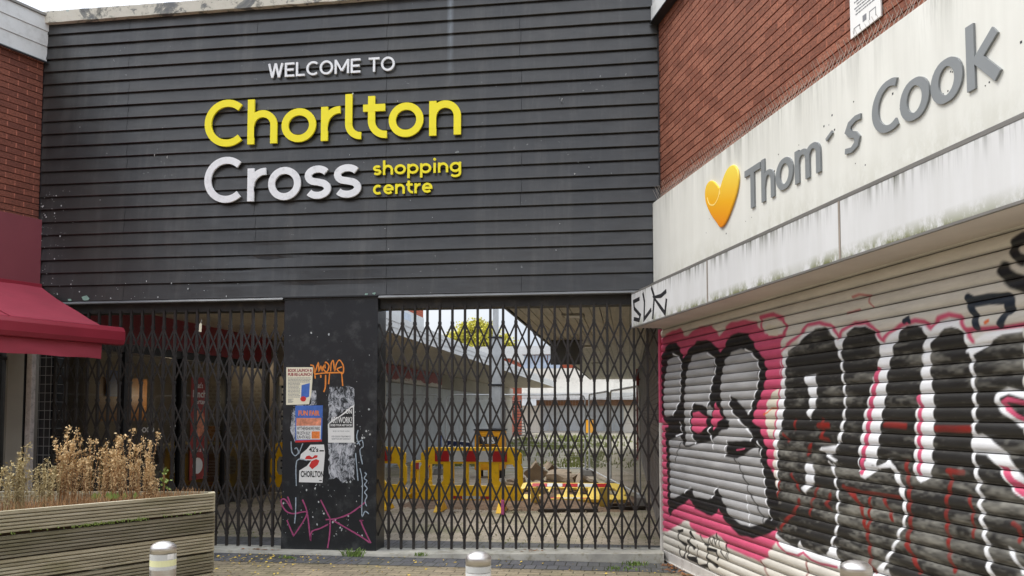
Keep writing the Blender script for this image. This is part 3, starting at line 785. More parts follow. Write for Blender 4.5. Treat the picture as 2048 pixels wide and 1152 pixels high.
PILLAR_TAGS = [
('orange',[-3.573,2.088,-3.534,2.073,-3.522,1.992,-3.481,2.11,-3.472,2.021,-3.449,2.072,-3.433,2.024,-3.423,2.072]),
('orange',[-3.396,2.109,-3.421,2.05,-3.379,2.008,-3.353,2.079,-3.396,2.119,-3.398,2.05]),
('orange',[-3.333,2.013,-3.327,2.101,-3.304,2.135,-3.285,2.027,-3.266,2.1,-3.231,2.141,-3.192,2.092,-3.181,2.033,-3.196,1.989,-3.257,2.037,-3.203,2.066]),
('orange',[-3.525,1.984,-3.395,1.997,-3.196,2.001]),
('orange',[-3.391,1.976,-3.393,1.844,-3.41,1.782]),
('orange',[-3.345,1.991,-3.355,1.87]),
('orange',[-3.203,1.99,-3.189,1.85]),
('orange',[-3.518,1.977,-3.512,1.933]),
('orange',[-3.448,1.976,-3.448,1.944]),
('pink',[-3.82,0.605,-3.769,0.468,-3.842,0.569,-3.893,0.571,-3.886,0.512,-3.833,0.442,-3.75,0.417,-3.586,0.429,-3.724,0.196,-3.754,0.195,-3.824,0.343]),
('pink',[-3.645,0.575,-3.586,0.431,-3.545,0.133,-3.531,0.221,-3.435,0.258,-3.34,0.306]),
('pink',[-3.432,0.575,-3.348,0.421,-3.318,0.351,-3.323,0.183,-3.344,0.042]),
('pink',[-2.909,0.561,-3.084,0.432,-3.245,0.371,-3.37,0.357]),
('pink',[-3.289,0.352,-2.993,0.196,-2.861,0.115]),
('pink',[-2.847,0.109,-2.954,0.323,-2.944,0.355,-2.977,0.35]),
('pale',[-3.789,1.225,-3.778,1.111,-3.737,1.065,-3.7,1.104,-3.723,1.154,-3.746,1.139]),
('pale',[-3.697,1.083,-3.664,1.168,-3.649,1.204]),
('pale',[-3.594,1.012,-3.717,1.008,-3.719,0.727]),
('pale',[-3.723,0.599,-3.723,0.429,-3.733,0.309]),
('pale',[-2.979,0.932,-2.948,0.764,-2.952,0.416,-2.915,0.456,-2.871,0.429]),
('pale',[-2.924,0.884,-2.905,0.863,-2.929,0.82,-2.897,0.793,-2.923,0.75,-2.893,0.709,-2.922,0.666,-2.895,0.624,-2.917,0.568,-2.897,0.512]),
('pale',[-3.018,1.2,-2.96,1.243,-2.944,1.172,-2.981,1.13,-2.95,0.975]),
('pale',[-3.032,1.101,-2.999,0.792]),
('pale',[-3.005,1.356,-3.019,1.271,-2.981,1.186]),
]
SIGN_TAG = [[0.314,2.72,0.12,2.715,0.138,2.641,0.328,2.547,0.289,2.501,0.116,2.534],[0.421,2.765,0.468,2.669,0.45,2.493,0.672,2.565],[0.679,2.787,0.762,2.679,0.71,2.464],[1.099,2.687,0.955,2.661,0.75,2.674,0.925,2.562,1.056,2.481,1.102,2.613]]
# ------------------------------------------------------------------ ground
def sheet(name, x0, x1, y0, y1, z, mat, kind='structure'):
    b = MB().quad((x0, y0, z), (x1, y0, z), (x1, y1, z), (x0, y1, z))
    return tag(b.build(name, mat), kind=kind)

M['pave'] = paver_mat('brown_block_paving', lin(150, 138, 116), lin(130, 120, 102), lin(84, 78, 62), 0.21, 0.105, 0.006, 0.5, 0.25)
M['pave_grey'] = paver_mat('grey_block_paving', lin(98, 98, 100), lin(84, 84, 88), lin(56, 56, 52), 0.115, 0.23, 0.006, 0.5, 0.15)
M['pave_in'] = paver_mat('precinct_paving', lin(172, 160, 144), lin(158, 148, 134), lin(112, 108, 90), 0.21, 0.105, 0.005, 0.5, 0.5)
M['pave_far'] = basic('old_precinct_surface', lin(146, 140, 126), 0.9, 0, 0.2, 1.2, 0, 1, 0.3, lin(122, 130, 84), 0.75)
M['kerb'] = basic('chalky_threshold_concrete', lin(168, 166, 156), 0.85, 0, 0.25, 4, 0.4, 30, 0.3, lin(112, 106, 78), 0.7)

ground = sheet('ground', -400, 400, -120, 600, -0.012, basic('distant_ground', lin(118, 114, 104), 0.9, 0, 0.15, 0.5))
sheet('pavement', -30, 30, -40, -0.70, -0.006, M['pave'])
sheet('pavement_border', -30, 30, -0.70, -0.19, -0.002, M['pave_grey'])
sheet('precinct_border', -6.9, 0.6, 0.19, 0.95, -0.002, M['pave_grey'])
sheet('precinct_paving', -7.2, 0.6, 0.95, 13.0, -0.006, M['pave_in'])
sheet('precinct_ground', -7.2, 12, 13.0, 60.0, -0.006, M['pave_far'])
b = MB()
zr = lambda x: 0.022 + max(0.0, 0.024 * (x + 2.7))
xs = [-7.0 + i * 0.245 for i in range(31)]
for i in range(30):
    x0, x1 = xs[i], min(xs[i + 1], 0.34)
    e = lambda x: -0.215 + 0.02 * noise.noise((x * 2.1, 3, 0))
    z0, z1 = zr(x0), zr(x1)
    b.quad((x0, e(x0), z0), (x1, e(x1), z1), (x1, 0.2, z1), (x0, 0.2, z0))
    b.quad((x0, e(x0) - 0.01, -0.002), (x1, e(x1) - 0.01, -0.002), (x1, e(x1), z1), (x0, e(x0), z0))
    b.quad((x0, 0.2, z0), (x1, 0.2, z1), (x1, 0.215, -0.002), (x0, 0.215, -0.002))
tag(b.build('threshold_kerb', M['kerb']), kind='structure')

# ------------------------------------------------------------------ black clad entrance wall
wall = thing('clad_entrance_wall', 'wide black weatherboard wall above the gates with flaking concrete coping on top', 'wall', (-3.3, 0, 2.83))
PITCH_B = 0.15385
lines = [6.135 - PITCH_B * k for k in range(21)]          # lower edges of the boards
joints = [-7.0, -5.89, -4.27, -2.70, -1.17, 0.335]
b = MB()
def dent(x, z):
    d = 0.0
    for (cx, cz, rx, rz, a) in ((-4.1, 3.35, .35, .18, .016), (-3.1, 3.32, .5, .16, -.014), (-2.95, 3.08, .3, .1, .012), (-3.6, 3.0, .4, .14, .012), (-4.5, 3.15, .3, .16, -.012)):
        d += a * math.exp(-((x - cx) / rx) ** 2 - ((z - cz) / rz) ** 2)
    return d
for k, zb in enumerate(lines + [2.868]):
    ztop = 6.30 if k == 0 else lines[k - 1] + 0.004
    js = [joints[0]] + [q + random.uniform(-.012, .012) for q in joints[1:-1] if random.random() < .55] + [joints[-1]]
    for xa, xb in zip(js, js[1:]):
        n = max(3, int((xb - xa) / 0.11))
        off = random.uniform(-0.0012, 0.0012)
        prof = [(ztop, -0.002), (ztop - 0.30 * (ztop - zb), -0.011), (zb + 0.014, -0.0265), (zb + 0.004, -0.0285), (zb - .001, -0.0255), (zb + .004, -0.003)]
        vs = []
        for i in range(n + 1):
            x = xa + 0.0022 + (xb - xa - 0.0044) * i / n
            w = 0.0030 * noise.noise((x * 1.1, k * 1.7, 0)) + 0.0016 * noise.noise((x * 4.0, k * 3.1, 5))
            sag = 0.0035 * noise.noise((x * 0.9, k * 0.6, 9))
            for (z, y) in prof:
                vs.append((x, y - abs(off) + (w + dent(x, z)) * (0 if y > -0.0035 else 1), z + (sag if k else 0)))
        m = len(prof)
        fs = [(i * m + q, i * m + q + 1, (i + 1) * m + q + 1, (i + 1) * m + q) for i in range(n) for q in range(m - 1)]
        b.add(vs, fs)
b.build('weatherboards', M['clad'], wall, smooth=False)
MB().box(-7.25, 0.42, 0.0, 0.26, 2.845, 6.28).build('backing_wall', M['clad_dark'], wall)
b = MB()
segs = [-7.06 + i * 0.1 for i in range(75)]
for i in range(74):
    x0, x1 = segs[i], segs[i + 1]
    f = lambda x: (6.262 + 0.012 * (x + 7) / 3.5 + 0.008 * noise.noise((x * 5, 1, 0)), 6.40 + 0.006 * noise.noise((x * 7, 4, 0)), -0.075 + 0.010 * noise.noise((x * 6, 8, 0)))
    a0, a1 = f(x0), f(x1)
    b.quad((x0, a0[2], a0[0]), (x1, a1[2], a1[0]), (x1, a1[2] - .004, a1[1]), (x0, a0[2] - .004, a0[1]))
    b.quad((x0, a0[2] - .004, a0[1]), (x1, a1[2] - .004, a1[1]), (x1, 0.3, a1[1]), (x0, 0.3, a0[1]))
    b.quad((x0, 0.0, a0[0]), (x1, 0.0, a1[0]), (x1, a1[2], a1[0]), (x0, a0[2], a0[0]))
    b.quad((x0, 0.3, a0[0]), (x0, 0.3, a0[1]), (x1, 0.3, a1[1]), (x1, 0.3, a1[0]))
b.build('coping', M['coping'], wall)
b = MB()
for (x0, x1) in ((-6.99, -3.90), (-2.78, 0.335)):
    vs = [(x0, -0.018, 2.868), (x1, -0.018, 2.868), (x1, -0.055, 2.838), (x0, -0.055, 2.838), (x0, -0.053, 2.832), (x1, -0.053, 2.832), (x1, 0.06, 2.835), (x0, 0.06, 2.835)]
    b.add(vs, [(3, 2, 1, 0), (4, 5, 2, 3), (7, 6, 5, 4)])
b.each('drip_flashing', M['lip'], wall)
b = MB()
b.box(-6.99, -3.896, 0.055, 0.25, 2.728, 2.842)
b.box(-2.784, 0.335, 0.055, 0.25, 2.722, 2.842)
b.each('lintel_beam', M['lintel'], wall)
b = MB()
b.box(-7.03, -6.99, -0.045, 0.0, 2.83, 6.26)
b.box(0.318, 0.345, -0.04, 0.0, 3.0, 6.26)
b
b = MB()
rnd = random.Random(5)
for i in range(105):
    if i < 60:
        x, z = -6.98 + abs(rnd.gauss(0, .16)), rnd.uniform(2.9, 4.2)
    elif i < 80:
        x, z = rnd.uniform(-6.6, -4.2), rnd.uniform(2.88, 3.1)
    else:
        x, z = rnd.uniform(-6.8, 0.2), rnd.uniform(3.0, 5.2)
    r = rnd.choice([.003, .004, .004, .005, .009])
    b.add([(x + r * rnd.uniform(.6, 1.2) * math.cos(t), -0.034, z + r * rnd.uniform(.7, 1.5) * math.sin(t)) for t in [q * math.pi / 3.5 for q in range(7)]], [tuple(range(7))])
b.build('white_spots', M['fleck'], wall)
b = MB()
for (x, z, r) in ((-6.36, 2.90, .05), (-6.56, 2.885, .025), (-2.83, 2.885, .02), (-2.92, 2.88, .02)):
    b.add([(x + r * rnd.uniform(.7, 1.3) * math.cos(t), -0.036, z + .6 * r * rnd.uniform(.7, 1.2) * math.sin(t)) for t in [q * math.pi / 5 for q in range(10)]], [tuple(range(10))])
b.build('pale_green_patches', M['moss'], wall)
b = MB()
for (x, z) in ((-5.52, 4.57), (-5.36, 4.54), (-0.72, 4.98)):
    b.tube([(x, -0.03, z), (x + .01, -.06, z - .004), (x + .018, -.065, z + .015)], .004, 5)
b.each('hook', M['fleck'], wall)

# ------------------------------------------------------------------ letters of the entrance sign
def arc(cx, cz, rx, rz, a0, a1, n=20):
    return [(cx + rx * math.cos(R(a0 + (a1 - a0) * i / n)), cz + rz * math.sin(R(a0 + (a1 - a0) * i / n))) for i in range(n + 1)]

def glyph(ch, x0, x1, zb, xh, asc, w):
    """centre lines of one letter in its box: list of (points, closed)"""
    l, r = x0 + w / 2, x1 - w / 2
    top, cap = zb + xh - w / 2, zb + asc - w / 2
    bot = zb + w / 2
    cx, cz = (x0 + x1) / 2, zb + xh / 2
    rx, rz = (r - l) / 2, (top - bot) / 2
    if ch == 'C':
        rr = (asc - w) / 2
        return [(arc(l + rr, zb + asc / 2, rr, rr, 48, 312, 30), 0)]
    if ch == 'O': return [(arc(cx, zb + asc / 2, rx, (asc - w) / 2, 0, 352, 32)[:], 1)]
    if ch == 'c': return [(arc(l + rz, cz, rz, rz, 50, 310, 24), 0)]
    if ch == 'o': return [(arc(cx, cz, rx, rz, 0, 350, 30), 1)]
    if ch == 'e': return [(arc(cx, cz, rx, rz, 0, 318, 26), 0), ([(l + w * .3, cz - 0.02 * w), (r + w * .45, cz - 0.02 * w)], 0)]
    if ch in 'hn':
        st = zb + (asc if ch == 'h' else xh)
        k = top - rx
        return [([(l, zb), (l, st)], 0), ([(l, zb + .2 * xh)] + [(l, k - .1 * rx)] + arc(cx, k, rx, rx, 180, 0, 18) + [(r, zb)], 0)]
    if ch == 'm':
        rx2 = (r - l) / 4
        k = top - rx2
        return [([(l, zb), (l, zb + xh)], 0), ([(l, k - .4 * rx2)] + arc(l + rx2, k, rx2, rx2, 180, 0, 14) + [(l + 2 * rx2, zb)], 0), ([(l + 2 * rx2, k - .4 * rx2)] + arc(l + 3 * rx2, k, rx2, rx2, 180, 0, 14) + [(r, zb)], 0)]
    if ch == 'r':
        q = (x1 - l) * 0.95
        return [([(l, zb), (l, zb + xh)], 0), ([(l, zb + .3 * xh), (l, top - q)] + arc(l + q, top - q, q, q, 180, 88, 12), 0)]
    if ch == 'l':
        q = (x1 - l)
        return [([(l, zb + asc), (l, bot + q)] + arc(l + q, bot + q, q, q, 180, 272, 12), 0)]
    if ch == 't':
        s = x0 + 0.36 * (x1 - x0)
        q = (x1 - s) * 0.95
        return [([(s, zb + asc * .93), (s, bot + q)] + arc(s + q, bot + q, q, q, 180, 275, 12), 0), ([(x0, zb + xh - w / 2), (x1 - .06 * (x1 - x0), zb + xh - w / 2)], 0)]
    if ch == 's':
        h = (top - bot) / 4
        a = arc(cx, top - h, rx * .98, h, 30, 250, 16)
        c = arc(cx, bot + h, rx, h, 70, -150, 16)
        return [(a[:-1] + [(cx - .03 * rx, cz + .04 * h)] + c[1:], 0)]
    if ch == 'i': return [([(cx, zb), (cx, zb + xh)], 0), (arc(cx, zb + asc - w * .45, w * .28, w * .28, 0, 315, 7), 1)]
    if ch == 'p':
        return [([(l, zb - .42 * xh), (l, zb + xh)], 0), (arc(cx, cz, rx, rz, 0, 350, 26), 1)]
    if ch == 'g':
        return [(arc(cx, cz, rx, rz, 0, 350, 26), 1), ([(r, zb + xh), (r, zb - .12 * xh)] + arc(cx, zb - .12 * xh, rx, .28 * xh, 0, -150, 14), 0)]
    if ch == 'k':
        return [([(l, zb), (l, zb + asc)], 0), ([(x1 - w * .45, zb + xh), (l + .3 * w, cz - .03 * xh)], 0), ([(l + .9 * w, cz + .02 * xh), (x1 - w * .35, zb)], 0)]
    cb = zb + asc
    if ch == 'W':
        q = (r - l) / 4
        h = w * .5; return [([(x0 + h, cb), (l + q, zb)], 0), ([(l + q, zb), (cx, cb)], 0), ([(cx, cb), (r - q, zb)], 0), ([(r - q, zb), (x1 - h, cb)], 0)]
    if ch == 'E': return [([(l, zb), (l, cb)], 0)] + [([(l, zz), (x1 - o, zz)], 0) for zz, o in ((bot, 0), (zb + asc / 2, w * .4), (cap, 0))]
    if ch == 'L': return [([(l, zb), (l, cb)], 0), ([(l, bot), (x1, bot)], 0)]
    if ch == 'M': return [([(l, zb), (l, cb)], 0), ([(r, zb), (r, cb)], 0), ([(l, cb - .2 * w), (cx, zb + .2 * asc)], 0), ([(cx, zb + .2 * asc), (r, cb - .2 * w)], 0)]
    if ch == 'T': return [([(cx, zb), (cx, cb)], 0), ([(x0, cap), (x1, cap)], 0)]
    return []

def letters(root, spec, zb, xh, asc, w, yf, yb, mat, bevel=0.003, skip=()):
    for q, (ch, x0, x1) in enumerate(spec):
        b = MB()
        hh = asc
        for i, (pts, cl) in enumerate(glyph(ch, x0, x1, zb, xh, hh, w)):
            b.ribbon(pts, w if not (ch == 'i' and i == 1) else w * .62, yf - i * 0.0006, yb, bool(cl))
        b.build('letter', mat, root)

YF, YB = -0.066, -0.042
t = thing('yellow_sign_lettering', 'large yellow raised letters forming the upper big word on the black boards', 'sign', (-3.36, 0, 4.65))
letters(t, [('C', -4.884, -4.42), ('h', -4.355, -3.994), ('o', -3.94, -3.527), ('r', -3.467, -3.235), ('l', -3.18, -2.996), ('t', -2.969, -2.695), ('o', -2.668, -2.266), ('n', -2.2, -1.837)][1:], 4.648,   .395, .528, .082, YF, YB, M['yellow'])
b = MB().ribbon(glyph('C', -4.884, -4.42, 4.635, .4, .555, .083)[0][0], .083, YF, YB); b.build('letter', M['yellow'], t)
t = thing('white_sign_lettering', 'large white raised letters forming the lower big word on the black boards', 'sign', (-3.93, 0, 3.98))
letters(t, [('r', -4.344, -4.118), ('o', -4.092, -3.70), ('s', -3.655, -3.341), ('s', -3.307, -2.985)], 3.98, .385, .52, .080, YF, YB, M['white'])
b = MB().ribbon(glyph('C', -4.874, -4.41, 3.974, .4, .54, .081)[0][0], .081, YF, YB); b.build('letter', M['white'], t)
t = thing('welcome_sign_lettering', 'small white capitals reading WELCOME TO above the yellow letters', 'sign', (-3.36, 0, 5.42))
adv = [('W', 1.32), ('E', .82), ('L', .76), ('C', 1.0), ('O', 1.14), ('M', 1.22), ('E', .82), (' ', .42), ('T', .9), ('O', 1.14)]
tot = sum(a for _, a in adv) + .14 * (len(adv) - 1)
kx = (4.121 - 2.607) / tot
x = -4.121
sp = []
for ch, a in adv:
    sp.append((ch, x, x + a * kx)); x += (a + .14) * kx
letters(t, [s for s in sp if s[0] != ' '], 5.426, .16, .165, .024, -0.054, -0.036, M['white'])
t = thing('small_yellow_lettering', 'small yellow raised letters reading shopping centre beside the white word', 'sign', (-2.34, 0, 4.0))
def fit(word, xa, xb, gap=.16):
    wd = dict(s=.82, h=.98, o=1.1, p=1.08, i=.34, n=.98, g=1.08, c=.92, e=1.06, t=.68, r=.62)
    tot = sum(wd[c] for c in word) + gap * (len(word) - 1)
    k = (xb - xa) / tot
    out, x = [], xa
    for c in word:
        out.append((c, x, x + wd[c] * k)); x += (wd[c] + gap) * k
    return out
letters(t, fit('shopping', -2.849, -1.836), 4.228, .113, .165, .026, -0.056, -0.036, M['yellow'])
letters(t, fit('centre', -2.847, -2.161), 4.005, .113, .155, .026, -0.056, -0.036, M['yellow'])

# ------------------------------------------------------------------ bird spikes
def spike_strip(n, pitch, h, spread, rseed):
    rn = random.Random(rseed)
    b = MB()
    b.box(0, n * pitch, -.012, .012, 0, .006)
    for i in range(n):
        x = (i + .5) * pitch
        for dy in (-1, 1):
            hh = h * rn.uniform(.85, 1.05)
            b.tube([(x + rn.uniform(-.004, .004), dy * .006, .004), (x + rn.uniform(-.02, .02), dy * spread, hh)], [.0017, .0012], 4, False)
    return b
strip = spike_strip(12, .055, .115, .05, 3).build('bird_spike_strip', M['spike'], None, loc=(0, 0, 0))
strip.location = (-6.95, -0.02, 6.405)
tag(strip, 'strip of clear thin bird spikes on the concrete coping', 'bird spikes', 'bird spikes along the coping')
for i in range(1, 7):
    c = strip.copy(); COL.objects.link(c)
    c.location = (-6.95 + i * .67, -0.02, 6.405)
strip_r = spike_strip(11, .045, .13, .055, 8).build('bird_spike_strip', M['spike'], None, loc=(0, 0, 0))
for i in range(11):
    c = strip_r if i == 0 else strip_r.copy()
    if i: COL.objects.link(c)
    c.matrix_world = FRT @ Matrix.Translation((.06 + i * .5, -.055, 3.815))
    tag(c, 'strip of thin bird spikes along the top of the cream shop sign', 'bird spikes', 'bird spikes on the cream sign')

# ------------------------------------------------------------------ pillar with posters and tags
pil = thing('gate_pillar', 'black steel-clad pillar between the two folding gates, covered in tags and posters', 'pillar', (-3.34, 0, 0.02))
MB().box(-3.893, -2.789, -.02, .30, .015, 2.852).build('casing', M['pillar'], pil, bevel=.004)
b = MB()
b.box(-3.902, -2.782, -.06, .0, 2.853, 2.868)
b.box(-3.898, -2.786, -.028, .0, 2.83, 2.853)
b.each('cap_trim', M['clad_dark'], pil)
b = MB()
for x in (-3.872, -2.812):
    for k in range(9):
        z = .2 + k * .31
b.build('rivets', M['fleck'], pil)
PC = dict(orange=('spray_orange', .0155), pink=('spray_pink', .0165), pale=('spray_pale', .011))
yy = -.0205
groups = {}
for c, p in PILLAR_TAGS:
    pts = [(p[i], p[i + 1]) for i in range(0, len(p), 2)]
    dense = []
    for i in range(len(pts) - 1):
        for k in range(4):
            u = k / 4
            p0, p1, p2, p3 = pts[max(i - 1, 0)], pts[i], pts[i + 1], pts[min(i + 2, len(pts) - 1)]
            dense.append(tuple(.5 * ((2 * p1[q]) + (-p0[q] + p2[q]) * u + (2 * p0[q] - 5 * p1[q] + 4 * p2[q] - p3[q]) * u * u + (-p0[q] + 3 * p1[q] - 3 * p2[q] + p3[q]) * u ** 3) for q in (0, 1)))
    dense.append(pts[-1])
    groups.setdefault(c, MB()).ribbon(dense, [PC[c][1] * (.75 + .35 * random.random()) for _ in dense], yy, -.019)
    yy -= .0002
for c, bb in groups.items():
    bb.build(dict(orange='orange_tag', pink='pink_tag', pale='chalk_scrawl')[c], M[PC[c][0]], pil)
b = MB()
rnd = random.Random(9)
for i in range(120):
    if i < 16: x, z = rnd.uniform(-3.85, -2.83), rnd.uniform(1.3, 2.5)
    elif i < 85: x, z = rnd.gauss(-3.45, .26), rnd.uniform(.15, .75)
    else: x, z = rnd.gauss(-2.98, .08), rnd.uniform(.7, 1.6)
    x = min(max(x, -3.87), -2.81)
    r = rnd.choice([.003, .004, .005, .006, .012])
    b.add([(x + r * rnd.uniform(.5, 1.3) * math.cos(q), -.0204, z + r * rnd.uniform(.5, 1.6) * math.sin(q)) for q in [k * math.pi / 3 for k in range(6)]], [tuple(range(6))])
b.build('paint_chips', M['fleck'], pil)
# torn residue around the posters
tp = thing('torn_poster', 'scraped white remains of old posters below and above the black and white poster', 'poster', (-3.2, -.02, 1.2))
def ragged(pts, seed, step=.03, amp=.012):
    rn = random.Random(seed); out = []
    for i in range(len(pts)):
        a, c = pts[i], pts[(i + 1) % len(pts)]
        n = max(1, int(math.dist(a, c) / step))
        for k in range(n):
            out.append((a[0] + (c[0] - a[0]) * k / n + rn.uniform(-amp, amp), a[1] + (c[1] - a[1]) * k / n + rn.uniform(-amp, amp)))
    return out
MB().prism(ragged([(-3.354, 1.845), (-3.05, 1.838), (-3.052, 1.62), (-3.2, 1.56), (-3.36, 1.41)], 2), -.0216, -.02).build('upper_remnant', M['torn'], tp)
MB().prism(ragged([(-3.35, 1.212), (-3.05, 1.212), (-3.045, .79), (-3.12, .82), (-3.18, .77), (-3.25, .83), (-3.33, .81)], 4), -.0216, -.02).build('lower_remnant', M['torn'], tp)
ol = tag(MB().prism(ragged([(-3.56, 1.80), (-3.50, 1.80), (-3.49, 1.64), (-3.60, 1.60), (-3.78, 1.60), (-3.80, 1.35), (-3.74, 1.22), (-3.735, 1.63), (-3.56, 1.65)], 6, .03, .006), -.0212, -.02).build('paste_remnant', M['torn'], None, loc=(-3.6, -.02, 1.5)), 'patchy white paste marks left beside the blue poster and under the yellowed one', 'poster')

# poster 1
p1 = thing('pub_poster', 'yellowed paper poster with maroon heading, top left on the black pillar', 'poster', (-3.7, -.022, 1.85))
pts = [(-3.857, 2.065), (-3.542, 2.063), (-3.546, 1.9), (-3.556, 1.76), (-3.582, 1.645), (-3.72, 1.64), (-3.853, 1.638)]
MB().prism(pts, -.0235, -.0222).build('sheet', M['paper_y'], p1)
b = MB(); text(b, 'BOOK LAUNCH &', -3.836, 2.012, .048, -.0245, .285, .0016); text(b, 'PUB RE-LAUNCH', -3.836, 1.966, .048, -.0245, .28, .0016); b.build('heading', M['ink_maroon'], p1)
b = MB(); rn = random.Random(4)
for k in range(15):
    z = 1.94 - k * .0155
    x = -3.834
    xe = -3.565 if k < 4 else -3.69
    while x < xe - .01:
        wv = min(rn.uniform(.008, .03), xe - x)
        b.box(x, x + wv, -.0241, -.0236, z, z + .006)
        x += wv + .004
for k in range(4):
    b.box(-3.832, -3.832 + rn.uniform(.04, .1), -.0241, -.0236, 1.665 + k * .012, 1.671 + k * .012)
b.build('small_print', M['ink_grey'], p1)
MB().prism([(-3.672, 1.86), (-3.575, 1.885), (-3.582, 1.73), (-3.678, 1.70)], -.0241, -.0236).build('picture', M['paper_blue'], p1)
MB().prism([(-3.65 + .035 * math.cos(q * .5), 1.705 + .03 * math.sin(q * .5)) for q in range(12)], -.0247, -.0242).build('badge', M['ink_red'], p1)
# poster 2
p2 = thing('fair_poster', 'blue poster with orange heading reading FUN FAIR, second from the top on the pillar', 'poster', (-3.58, -.022, 1.42))
MB().prism([(-3.744, 1.628), (-3.418, 1.632), (-3.425, 1.226), (-3.737, 1.213)], -.0238, -.0225).build('sheet', M['paper_blue'], p2)
MB().prism([(-3.728, 1.40), (-3.438, 1.404), (-3.441, 1.25), (-3.724, 1.247)], -.0245, -.0239).build('white_field', M['paper_w'], p2)
MB().prism([(-3.728, 1.49), (-3.436, 1.49), (-3.438, 1.405), (-3.728, 1.401)], -.0243, -.0239).build('picture', M['cafe_food'], p2)
b = MB(); text(b, 'FUN FAIR', -3.705, 1.52, .075, -.0246, .25, .003); b.build('heading', M['ink_orange'], p2)
b = MB(); text(b, 'WYTHENSHAWE PARK', -3.72, 1.352, .058, -.025, .272, .001); text(b, 'FRI 25TH JULY', -3.72, 1.303, .05, -.025, .16, .001); text(b, 'SUN 4TH AUG', -3.72, 1.258, .05, -.025, .16, .001); b.build('event_lines', M['ink'], p2)
MB().box(-3.545, -3.45, -.0249, -.0246, 1.258, 1.34).build('orange_panel', M['ink_orange'], p2)
MB().prism([(-3.737, 1.236), (-3.425, 1.248), (-3.425, 1.226), (-3.737, 1.213)], -.0246, -.0239).build('red_edge', M['ink_red'], p2)
# poster 3
p3 = thing('artwork_poster', 'torn white poster with a black band reading ARTWORK? beside the blue poster', 'poster', (-3.2, -.022, 1.4))
MB().prism([(-3.357, 1.418), (-3.31, 1.47), (-3.24, 1.50), (-3.16, 1.56), (-3.09, 1.62), (-3.055, 1.637), (-3.048, 1.214), (-3.351, 1.213)], -.0238, -.0225).build('sheet', M['paper_w'], p3)
MB().prism([(-3.338, 1.425), (-3.24, 1.487), (-3.15, 1.545), (-3.09, 1.60), (-3.068, 1.61), (-3.066, 1.385), (-3.338, 1.38)], -.0244, -.0239).build('black_band', M['ink'], p3)
b = MB(); text(b, 'ARTWORK?', -3.325, 1.435, .095, -.025, .25, .002); text(b, 'ON', -3.15, 1.54, .07, -.025, .07, .002); text(b, 'DOES YOUR ART SUCK?', -3.325, 1.398, .034, -.025, .25, .0012); b.build('white_words', M['paper_w'], p3)
b = MB(); text(b, 'SEND US YOUR WORK', -3.30, 1.335, .02, -.0244, .2); text(b, 'FOR DESIGN TREATMENTS', -3.31, 1.275, .024, -.0244, .22, .0004); text(b, 'SHOP FOR ART CONTACT', -3.31, 1.248, .024, -.0244, .22, .0004); b.build('small_print', M['ink_grey'], p3)
# poster 4
p4 = thing('heart_poster', 'torn white poster with a red heart between lines of black lettering, lowest on the pillar', 'poster', (-3.54, -.022, .93))
MB().prism([(-3.559, 1.19), (-3.40, 1.192), (-3.387, 1.099), (-3.412, .766), (-3.688, .77), (-3.685, .90), (-3.60, .95), (-3.545, 1.013), (-3.684, 1.022), (-3.67, 1.083), (-3.60, 1.14)], -.0238, -.0225).build('sheet', M['paper_w'], p4)
MB().prism([(-3.62, 1.028), (-3.605, 1.06), (-3.57, 1.07), (-3.535, 1.045), (-3.505, 1.074), (-3.47, 1.07), (-3.478, 1.045), (-3.545, 1.027)], -.0245, -.0239).build('heart', M['ink_red'], p4)
MB().prism([(-3.545, 1.006), (-3.49, 1.03), (-3.45, 1.012), (-3.47, .965), (-3.533, .915), (-3.57, .95)], -.0245, -.0239).build('heart', M['ink_red'], p4)
b = MB(); text(b, "42's", -3.575, 1.112, .072, -.0245, .11, .002); text(b, 'CHORLTON', -3.668, .83, .092, -.0245, .27, .003); b.box(-3.45, -3.40, -.0245, -.0239, 1.115, 1.13); b.box(-3.45, -3.42, -.0245, -.0239, .785, .795); b.build('black_words', M['ink'], p4)

# ------------------------------------------------------------------ folding gates
TIERS = [(2.548, 2.226, 1.901), (1.698, 1.373, 1.044), (.807, .487, .18)]
def folding_gate(xs, label, x_left=None, x_right=None):
    g = thing('folding_gate', label, 'gate', ((xs[0] + xs[-1]) / 2, .05, .03))
    for i, x in enumerate(xs):
        lean = .0
        zb = zr(x) + .012
        b = MB()
        b.box(x - .0125, x + .0125, .036, .044, zb, 2.75)
        b.box(x - .0125, x - .0075, .044, .066, zb, 2.75)
        b.box(x + .0075, x + .0125, .044, .066, zb, 2.75)
        for t3 in TIERS:
            for z in t3:
                b.box(x - .0165, x + .0165, .027, .072, z - .016, z + .016)
        b.build('picket', M['gate'], g)
    ext = list(xs)
    if x_left is not None: ext = [x_left] + ext
    if x_right is not None: ext = ext + [x_right]
    for i in range(len(ext) - 1):
        xa, xb = ext[i], ext[i + 1]
        for t3 in TIERS:
            b = MB()
            for a, c in ((t3[0], t3[1]), (t3[1], t3[2])):
                b.ribbon([(xa, a), (xb, c)], .019, .030, .0355)
                b.ribbon([(xa, c), (xb, a)], .019, .048, .0535)
                b.box((xa + xb) / 2 - .004, (xa + xb) / 2 + .004, .0356, .0479, (a + c) / 2 - .004, (a + c) / 2 + .004)
            b.build('lattice', M['gate'], g)
    return g
xr = [-2.665 + i * .1431 for i in range(21)]
gate_r = folding_gate(xr, 'black concertina lattice gate right of the pillar, yellow barriers behind it', -2.79, .33)
xl = [-6.78 + i * .1378 for i in range(21)]
gate_l = folding_gate(xl, 'black concertina lattice gate left of the pillar, dark cafe front behind it', -6.86, -3.895)
tg = thing('hanging_tag', 'small cream plastic tag hanging from a bar of the left gate', 'tag', (-4.926, .02, 2.5))
